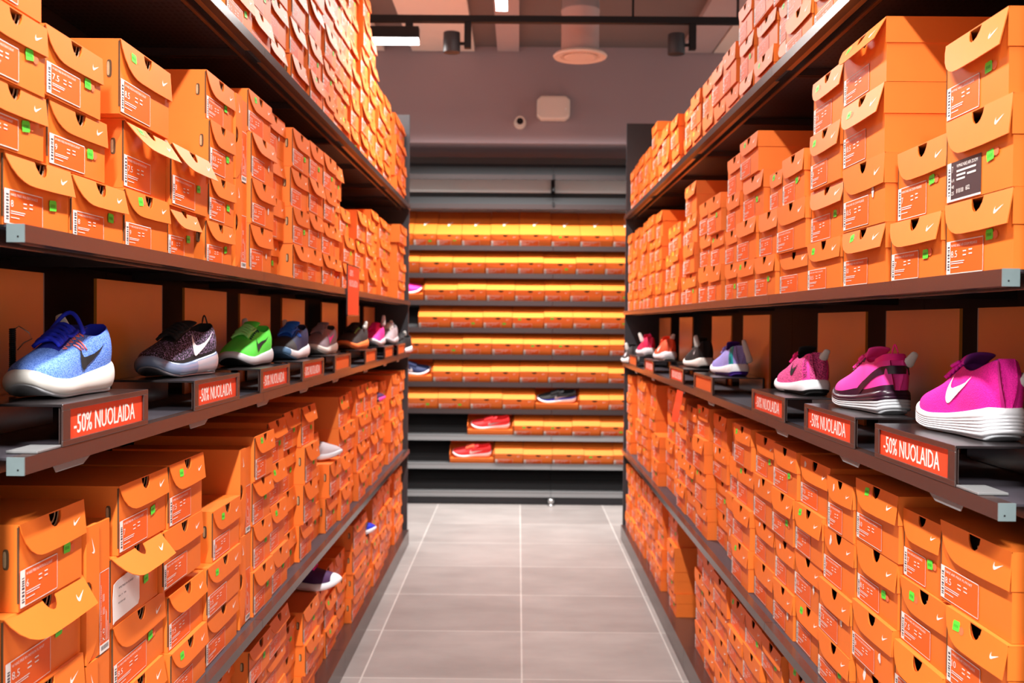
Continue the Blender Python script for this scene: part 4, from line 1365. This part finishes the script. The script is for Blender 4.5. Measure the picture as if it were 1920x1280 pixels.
on_riser('L', 6.125, .700, -0.30, 'black trainer with red toe, farthest on the left shelf',
    dict(L=.25, upper='black_fabric', lining='black_fabric', laces='dark_grey_fabric', midsole='foam_white', outsole='red_fabric', toe='red_fabric', toe_from=.84, tag=(.05, .0, .10, 0, .1, .03)), lift=0.0005)

on_riser('R', 1.735, .752, 0.02, 'large magenta trainer with white tick and violet lining, nearest on the right shelf',
    dict(L=.270, upper='magenta', lining='violet', tongue='violet', laces='bright_magenta', midsole='foam_white', outsole='foam_grey', sole=1.20, tall=1.22, tick='foam_white', grooves=5, tick_at=(.52, .20, .18, .82), loop_up=False, tag=(.006, -.026, .085, .35, -.25, .052), tongue_h=0.012, heel='deep_magenta', heel_to=0.006, heel_t=1.1, bumper='hot_pink', bumper_from=2))
on_riser('R', 2.205, .748, 0.06, 'hot pink trainer with dark plum band round the heel, right shelf',
    dict(L=.262, upper='hot_pink', lining='pink_solid', tongue='hot_pink', laces='hot_pink', midsole='plum', outsole='foam_grey', low='foam_grey', low_q=.46, sole=1.12, tall=1.18, grooves=4, pull='pink_solid', eyes='plum', tag=(.012, -.022, .096, .5, -.3, .034), loop_up=True, loop=0.022,
         patches=[(.001, .50, .46, .68, 'plum', 'band', 'heel_band'), (0.001, .16, .82, 1.0, 'pink_solid', 'rect', 'collar_patch')], band='plum', band_t=.05, arc_h=0.66))
on_riser('R', 2.735, .748, 0.03, 'magenta woven trainer with black tick, right shelf',
    dict(L=.258, upper='woven_pink', lining='black_fabric', tongue='black_fabric', laces='pink_solid', midsole='foam_white', outsole='black_fabric', sole=.95, tall=1.10, tick='black_fabric', low='black_fabric', low_q=.30, low_to=.55, patches=[(.012, .085, .02, .96, 'hot_pink', 'rect', 'heel_strip')], heel_text=('NIKE RUNNING', 'ink', .048, .10, .90), tag=(.004, -.010, .090, .3, -.5, .032), tick_at=(.47, .22, .22, .78), loop_up=True, loop=0.018))
on_riser('R', 3.690, .752, 0.06, 'lavender trainer with teal heel strip, right shelf',
    dict(upper='lavender', lining='purple', tongue='purple', laces='lavender', midsole='foam_white', outsole='purple', low='purple', low_q=.28, low_to=.6, patches=[(.02, .095, .02, .98, 'teal', 'rect', 'heel_strip')], heel_text=('NIKE FREE', 'navy', .058, .12, .88), tag=(.006, -.036, .045, -.32, -.1, .085)))
on_riser('R', 4.315, .752, 0.05, 'black trainer with white heel marks, right shelf',
    dict(upper='black_fabric', lining='black_fabric', laces='black_fabric', midsole='off_white', outsole='black_fabric', tall=1.08, tick='foam_white', tick_at=(.30, .18, .35, .65), tag=(.02, .034, .085, -.2, -.15, .05), loop_up=True, loop=.03))
on_riser('R', 5.205, .738, 0.02, 'coral trainer with white tick, right shelf',
    dict(upper='coral', lining='coral', laces='coral', midsole='foam_white', outsole='off_white', tick='off_white', tag=(.02, -.01, .10, .2, -.6, .035)))
on_riser('R', 5.950, .735, 0.02, 'crimson trainer with white sole, right shelf',
    dict(upper='crimson', lining='crimson', laces='hot_pink', midsole='foam_white', outsole='foam_white', pull='hot_pink', tag=(.05, .034, .075, -.35, .2, .055)))
on_riser('R', 6.345, .690, 0.05, 'charcoal trainer at the far end of the right shelf',
    dict(L=.24, upper='dark_grey_fabric', lining='black_fabric', laces='black_fabric', midsole='off_white', outsole='black_fabric', tick='foam_white', tag=(.05, .034, .08, -.2, .1, .045)), lift=0.0005)

# trainers left lying on stacks of boxes
def top_of(shelf, y):
    return max((b['z'] + b['h'] for b in BOXES if b['shelf'] == shelf and b['y0'] <= y + 0.05 and b['y1'] >= y - 0.05), default=LEV[shelf[0]][LEVKEY[shelf[1]]])
def stacked_shoe(shelf, y, xt, yaw, label, P, dz=0.003):
    """xt: distance of the toe from the aisle's middle"""
    s = SGN[shelf[0]]
    L = P.get('L', .262)
    xh = s * (xt + L * abs(math.cos(yaw)))
    make_shoe((xh, y, top_of(shelf, y) + dz), yaw, label, 'trainers left on box stacks', P)
stacked_shoe('LL', 3.885, .660, 0.0, 'pale grey trainer poking out over the boxes under the left trainer shelf',
    dict(upper='pale_grey_fabric', lining='off_white', laces='off_white', midsole='foam_grey', outsole='orange_foam'))
stacked_shoe('LL', 5.235, .670, 0.0, 'dark plum trainer poking out far along the shelf under the left trainers',
    dict(upper='deep_purple', lining='deep_purple', laces='plum', midsole='plum', outsole='plum', bumper='hot_pink', bumper_from=.9))
stacked_shoe('LB', 3.715, .628, -0.12, 'purple trainer with white toe lying on the left floor shelf boxes',
    dict(upper='deep_purple', lining='black_fabric', tongue='bright_magenta', laces='bright_magenta', midsole='foam_white', outsole='foam_white', tick='pale_grey_fabric', bumper='foam_white', bumper_from=.88, toe='foam_white', toe_from=.90, sole=1.1))
stacked_shoe('LB', 4.805, .655, 0.0, 'white and blue trainer lying on the left floor shelf boxes',
    dict(upper='foam_grey', lining='foam_grey', laces='foam_white', midsole='foam_white', outsole='royal', toe='royal', toe_from=.86))

# coiled security cable hanging beside the nearest left trainer
mb = MB()
pts = []
for k in range(0, 34 * 8 + 1):
    a = 2 * math.pi * k / 8
    pts.append((-0.800 + 0.0045 * math.cos(a), 1.640 + 0.0045 * math.sin(a), LEV['L']['shoe'] + 0.064 + 0.105 * k / (34 * 8)))
mb.tube(pts, 0.0013, 'black', 5)
top = pts[-1]
mb.tube([top, (-0.790, 1.640, top[2] + 0.004), (-0.775, 1.642, top[2] - 0.006), (-0.770, 1.642, top[2] - 0.016), (-0.782, 1.640, top[2] - 0.022), (-0.792, 1.640, top[2] - 0.034)], 0.0009, 'chrome', 5)
tag(mb.build('security_cable', smooth=True), 'coiled black security cable standing beside the blue trainer', 'security cable')

# ================================================================== FAR RACK
def far_rack():
    root = empty('display_rack', (0, BACK_Y, 0))
    tag(root, 'wide black rack of sloping perforated shelves across the end of the aisle', 'display rack')
    ct, st_ = math.cos(BACK_TILT), math.sin(BACK_TILT)
    SEAMS = [(-1.60, -1.0765), (-1.0735, 0.2500), (0.2530, 1.60)]
    def slope(mb, x0, x1, z, d0, d1, t, mat):
        # plate rising to the back from the lip at height z
        v = []
        for (d, q) in ((d0, 0), (d1, 0), (d1, -t), (d0, -t)):
            for x in (x0, x1):
                v.append((x, d * ct - q * st_ * 0, z + d * st_ + q))
        mb.add(v, [(0, 1, 3, 2), (2, 3, 5, 4), (4, 5, 7, 6), (6, 7, 1, 0), (0, 2, 4, 6), (1, 7, 5, 3)], mat)
    for zi, z in enumerate([2.433, 2.217] + BACK_LIP):
        for (x0, x1) in SEAMS:
            mb = MB()
            last = zi == len(BACK_LIP) + 1
            mb.box(x0, x1, -0.014, 0.0, z - 0.028, z + 0.008, 'rail_grey' if zi > 8 else 'lip_brown')
            slope(mb, x0, x1, z - 0.006, 0.0, 0.225 if zi < 2 else 0.30, 0.003, 'deck_grey' if zi < 2 else 'perf_grey')
            if zi > 8:
                mb.box(x0, x1, -0.016, -0.002, z + 0.008, z + 0.014, 'rail_grey')
            mb.build('sloping_shelf', root)
    mb = MB()
    mb.box(-1.6, 1.6, 0.305, 0.315, 0.05, 2.02, 'slate')
    mb.build('back_panel', root)
    for (za, zb, yy) in ((2.33, 2.47, 0.192), (2.10, 2.24, 0.335)):
        mb = MB(); mb.box(-1.6, 1.6, yy, yy + 0.01, za, zb, 'light_panel'); mb.build('header_panel', root)
    mb = MB(); mb.box(-1.6, 1.6, 0.03, 0.05, 0.0, 0.07, 'slate'); mb.build('plinth', root)
    for x in (-1.075, 0.2515):
        mb = MB()
        mb.box(x - 0.016, x + 0.016, 0.318, 0.345, 0.03, 2.05, 'black')
        mb.box(x - 0.014, x + 0.014, 0.160, 0.185, 2.225, 2.47, 'black')
        mb.box(x - 0.009, x + 0.009, 0.0, 0.160, 2.325, 2.345, 'black')
        mb.box(x - 0.010, x + 0.010, -0.020, 0.115, 2.21, 2.240, 'black')
        mb.box(x - 0.010, x + 0.010, -0.020, 0.115, 2.41, 2.450, 'black')
        u = mb.build('upright', root)
        mb = MB()
        mb.lathe([(0.008, 0.05), (0.022, 0.052), (0.026, 0.035), (0.020, 0.020), (0.010, 0.014), (0.026, 0.008), (0.028, 0.0)], x, -0.030, 'chrome', 16)
        tag(mb.build('levelling_foot', u, smooth=True), 'round grey metal foot')
far_rack()

def tilt_matrix(x, z):
    return Matrix.Translation((x, BACK_Y, z)) @ Matrix.Rotation(BACK_TILT, 4, 'X')
ROWN = ['top', 'second', 'third', 'fourth', 'fifth', 'sixth', 'seventh', 'eighth', 'ninth']
rngb = random.Random(77)
for r, row in enumerate(BACK_ROWS):
    k = 0
    spans = [(row[i], row[i + 1]) for i in range(len(row) - 1) if row[i] is not None and row[i + 1] is not None]
    for (xa, xb) in spans:
        w = xb - xa - 0.005
        h = 0.098 + rngb.uniform(-0.004, 0.005)
        d = 0.355 if r == 0 else 0.30
        root = empty('shoe_box')
        root.matrix_world = tilt_matrix((xa + xb) / 2, BACK_LIP[r] - 0.004) @ Matrix.Translation((0, d / 2 + 0.016, 0.002))
        body, lid, lab = MB(), MB(), MB()
        fl = box_shapes(w, d, h, rngb.choice((1, 2, 3)), False, rngb, body, lid)
        if r == 0:
            lid.flat([(p[0] * 0.040, p[1] * 0.20) for p in TICK], (-0.014, -0.05, h + 0.0007), (1, 0, 0), (0, 1, 0), 'logo')
        body.build('body', root); lid.build('lid', root)
        label_shape(lab, w, d, h, rngb.choice(SIZES), TITLES[0], False, rngb)
        lab.build('size_label', root)
        green = rngb.random() < 0.28
        if green:
            mb = MB(); sticker_shape(mb, w, d, h, 'green', rngb.choice(('flap', 'body')), rngb, fl)
            mb.build('price_sticker', root)
        tag(root, 'orange shoe box%s, %s from left on %s sloping row of far rack' % (' with green sticker' if green else '', ORD[k], ROWN[r]), 'shoe box', 'shoe boxes on the far rack')
        k += 1
OPEN_SHOES = {2: ('pink', dict(upper='pink_solid', lining='violet', laces='bright_magenta', midsole='foam_white', outsole='foam_white')),
              5: ('navy', dict(upper='navy', lining='black_fabric', laces='navy', midsole='foam_white', outsole='foam_white', tick='foam_white')),
              6: ('black', dict(upper='black_fabric', lining='black_fabric', laces='black_fabric', midsole='foam_white', outsole='royal', tick='pale_grey_fabric', band='royal', band_t=.25)),
              7: ('red', dict(upper='red_fabric', lining='red_fabric', laces='red_fabric', midsole='foam_white', outsole='foam_white', tick='pale_grey_fabric')),
              8: ('red', dict(upper='red_fabric', lining='red_fabric', laces='coral', midsole='foam_white', outsole='foam_white', tick='off_white'))}
for r, (xa, xb) in BACK_OPEN.items():
    w, d, h, t = xb - xa, 0.21, 0.088, 0.003
    nm, P = OPEN_SHOES[r]
    T = tilt_matrix((xa + xb) / 2, BACK_LIP[r] - 0.004) @ Matrix.Translation((0, 0.016, 0.002))
    root = empty('open_shoe_box')
    root.matrix_world = T
    where = ROWN[r] + ' sloping row of far rack'
    tag(root, 'lidless orange shoe box holding a %s trainer, %s' % (nm, where), 'shoe box', 'open boxes on the far rack')
    mb = MB()
    mb.box(-w / 2, w / 2, 0, d, 0, t, 'card')
    mb.box(-w / 2, w / 2, 0, t, t, h * 0.62, 'card'); mb.box(-w / 2, w / 2, d - t, d, t, h, 'card')
    mb.box(-w / 2, -w / 2 + t, t, d - t, t, h, 'card'); mb.box(w / 2 - t, w / 2, t, d - t, t, h, 'card')
    mb.build('body', root)
    mb = MB(); mb.box(-w / 2 + 0.006, w / 2 - 0.006, 0.006, d - 0.006, t, h * 0.36, 'card'); mb.build('inner_tray', root)
    L = min(0.285, w - 0.03)
    P = dict(P); P['L'] = L; P['tall'] = 0.80; P['tongue_h'] = 0.006; P['loop'] = 0.008; P['ears'] = False
    q = T @ Matrix.Translation((L / 2 if r in (6, 7, 8) else -L / 2, 0.072, h * 0.36 + 0.0016)) @ Matrix.Rotation(math.pi if r in (6, 7, 8) else 0, 4, 'Z')
    so = make_shoe((0, 0, 0), 0, '%s trainer lying in a lidless box, %s' % (nm, where), 'trainers in open boxes', P)
    so.matrix_world = q

# ================================================================== CEILING FITTINGS
mb = MB(); mb.box(-1.5, 1.5, 5.78, 5.82, 3.012, 3.048, 'black')
for x in (-1.2, 0.62, 1.2):
    mb.box(x - 0.006, x + 0.006, 5.793, 5.805, 3.048, 3.32, 'black')
tag(mb.build('lighting_rail'), 'black lighting rail running across the aisle under the ceiling', 'lighting rail')
def linear_lamp(label, c, length, along, drop):
    x, y, z = c
    root = empty('linear_lamp', c)
    tag(root, label, 'ceiling lamp')
    hx, hy = (length / 2, 0.032) if along == 'x' else (0.032, length / 2)
    mb = MB(); mb.box(-hx, hx, -hy, hy, 0.022, 0.085, 'black'); mb.build('housing', root, bevel=0.003)
    mb = MB(); mb.box(-hx + 0.003, hx - 0.003, -hy + 0.004, hy - 0.004, -0.004, 0.021, 'led'); mb.build('led_strip', root)
    mb = MB()
    ps = [(0.22, 0)] if along == 'x' else [(0, -hy * .7), (0, hy * .7)]
    for (a, b) in ps:
        mb.box(a - 0.02, a + 0.02, b - 0.02, b + 0.02, 0.085, drop, 'black')
        mb.build('hanger', root); mb = MB()
linear_lamp('black linear lamp with white light strip hanging from the rail at left', (-0.84, 5.80, 2.898), 0.55, 'x', 0.114)
for i, (lx, ly, watts) in enumerate(AISLE_LAMPS):
    if i == 2:
        linear_lamp('bright linear lamp seen end-on over the middle of the aisle', (lx, ly, 2.970), 1.26, 'y', 0.35)
    else:
        linear_lamp(('linear lamp hung before the near ends of both racks', 'linear lamp hung over the nearest box stacks')[i], (lx, ly, 2.970), 1.26, 'y', 0.65)
for lab, x, side in (('black cylinder spotlight on the rail beside the linear lamp', -0.384, 1), ('black cylinder spotlight on the rail near the right rack', 0.862, 1)):
    root = empty('spotlight', (x, 5.80, 2.90))
    tag(root, lab, 'spotlight', 'rail spotlights')
    mb = MB(); mb.lathe([(0.030, 0.054), (0.046, 0.056), (0.047, 0.02), (0.0475, 0.018), (0.0475, -0.054), (0.040, -0.056)], 0, 0, 'slate', 24)
    mb.build('barrel', root, smooth=True, bevel=0.001)
    mb = MB(); mb.box(0.070, 0.108, -0.02, 0.02, -0.030, 0.112, 'black'); mb.box(0.046, 0.071, -0.007, 0.007, -0.012, 0.004, 'black')
    mb.build('arm', root, bevel=0.002)
root = empty('air_duct', (0.352, 6.20, 2.93))
tag(root, 'round ceiling air duct ending in a pale disc diffuser', 'air duct')
mb = MB(); mb.lathe([(0.112, 0.02), (0.112, 0.26), (0.115, 0.262), (0.115, 0.275), (0.112, 0.277), (0.112, 0.42)], 0, 0, 'duct', 32); mb.build('pipe', root, smooth=True)
mb = MB(); mb.lathe([(0.10, 0.030), (0.150, 0.016), (0.161, 0.004), (0.155, -0.006), (0.118, -0.002), (0.112, 0.006)], 0, 0, 'beige', 40)
for k in range(30):
    a = 2 * math.pi * k / 30
    c, s_ = math.cos(a), math.sin(a)
    mb.box(0.100 * c - 0.004, 0.100 * c + 0.004, 0.100 * s_ - 0.004, 0.100 * s_ + 0.004, -0.004, 0.008, 'beige')
mb.lathe([(0.095, 0.006), (0.095, -0.004), (0.088, -0.008)], 0, 0, 'beige', 32)
tag(mb.build('diffuser', root), 'pale round diffuser disc')
root = empty('wall_speaker', (0.239, 7.62, 2.902))
tag(root, 'beige box loudspeaker mounted on the wall above the far rack', 'speaker')
mb = MB()
mb.prism([(-0.119, -0.055), (-0.088, -0.083), (0.088, -0.083), (0.119, -0.055), (0.119, 0.055), (0.088, 0.083), (-0.088, 0.083), (-0.119, 0.055)], (0, -0.11, 0), (1, 0, 0), (0, 0, 1), (0, -1, 0), 0.105, 'beige')
mb.build('cabinet', root, bevel=0.008)
mb = MB(); mb.prism([(-0.09, -0.066), (0.09, -0.066), (0.09, 0.066), (-0.09, 0.066)], (0, -0.1125, 0), (1, 0, 0), (0, 0, 1), (0, -1, 0), 0.003, 'ceil_panel'); mb.build('grille', root)
mb = MB(); mb.prism([(0.088 + 0.007 * math.cos(k * .63), -0.012 + 0.007 * math.sin(k * .63)) for k in range(10)], (0, -0.1140, 0), (1, 0, 0), (0, 0, 1), (0, -1, 0), 0.002, 'white'); mb.build('badge', root)
mb = MB(); mb.box(-0.03, 0.03, -0.006, -0.0005, -0.04, 0.04, 'beige'); mb.build('bracket', root)
root = empty('security_camera', (-0.001, 7.62, 2.807))
tag(root, 'small round security camera on the wall beside the loudspeaker', 'security camera')
mb = MB()
def ydisc(mb, r, y0, y1, mat, n=20):
    v = [(r * math.cos(2 * math.pi * k / n), y, r * math.sin(2 * math.pi * k / n)) for y in (y0, y1) for k in range(n)]
    mb.add(v, [(k, (k + 1) % n, n + (k + 1) % n, n + k) for k in range(n)] + [tuple(range(n)), tuple(reversed(range(n, 2 * n)))], mat)
ydisc(mb, 0.036, -0.075, -0.004, 'beige'); ydisc(mb, 0.044, -0.004, -0.0005, 'beige'); mb.build('housing', root, bevel=0.002)
mb = MB(); ydisc(mb, 0.024, -0.078, -0.0752, 'lens'); mb.build('lens', root)
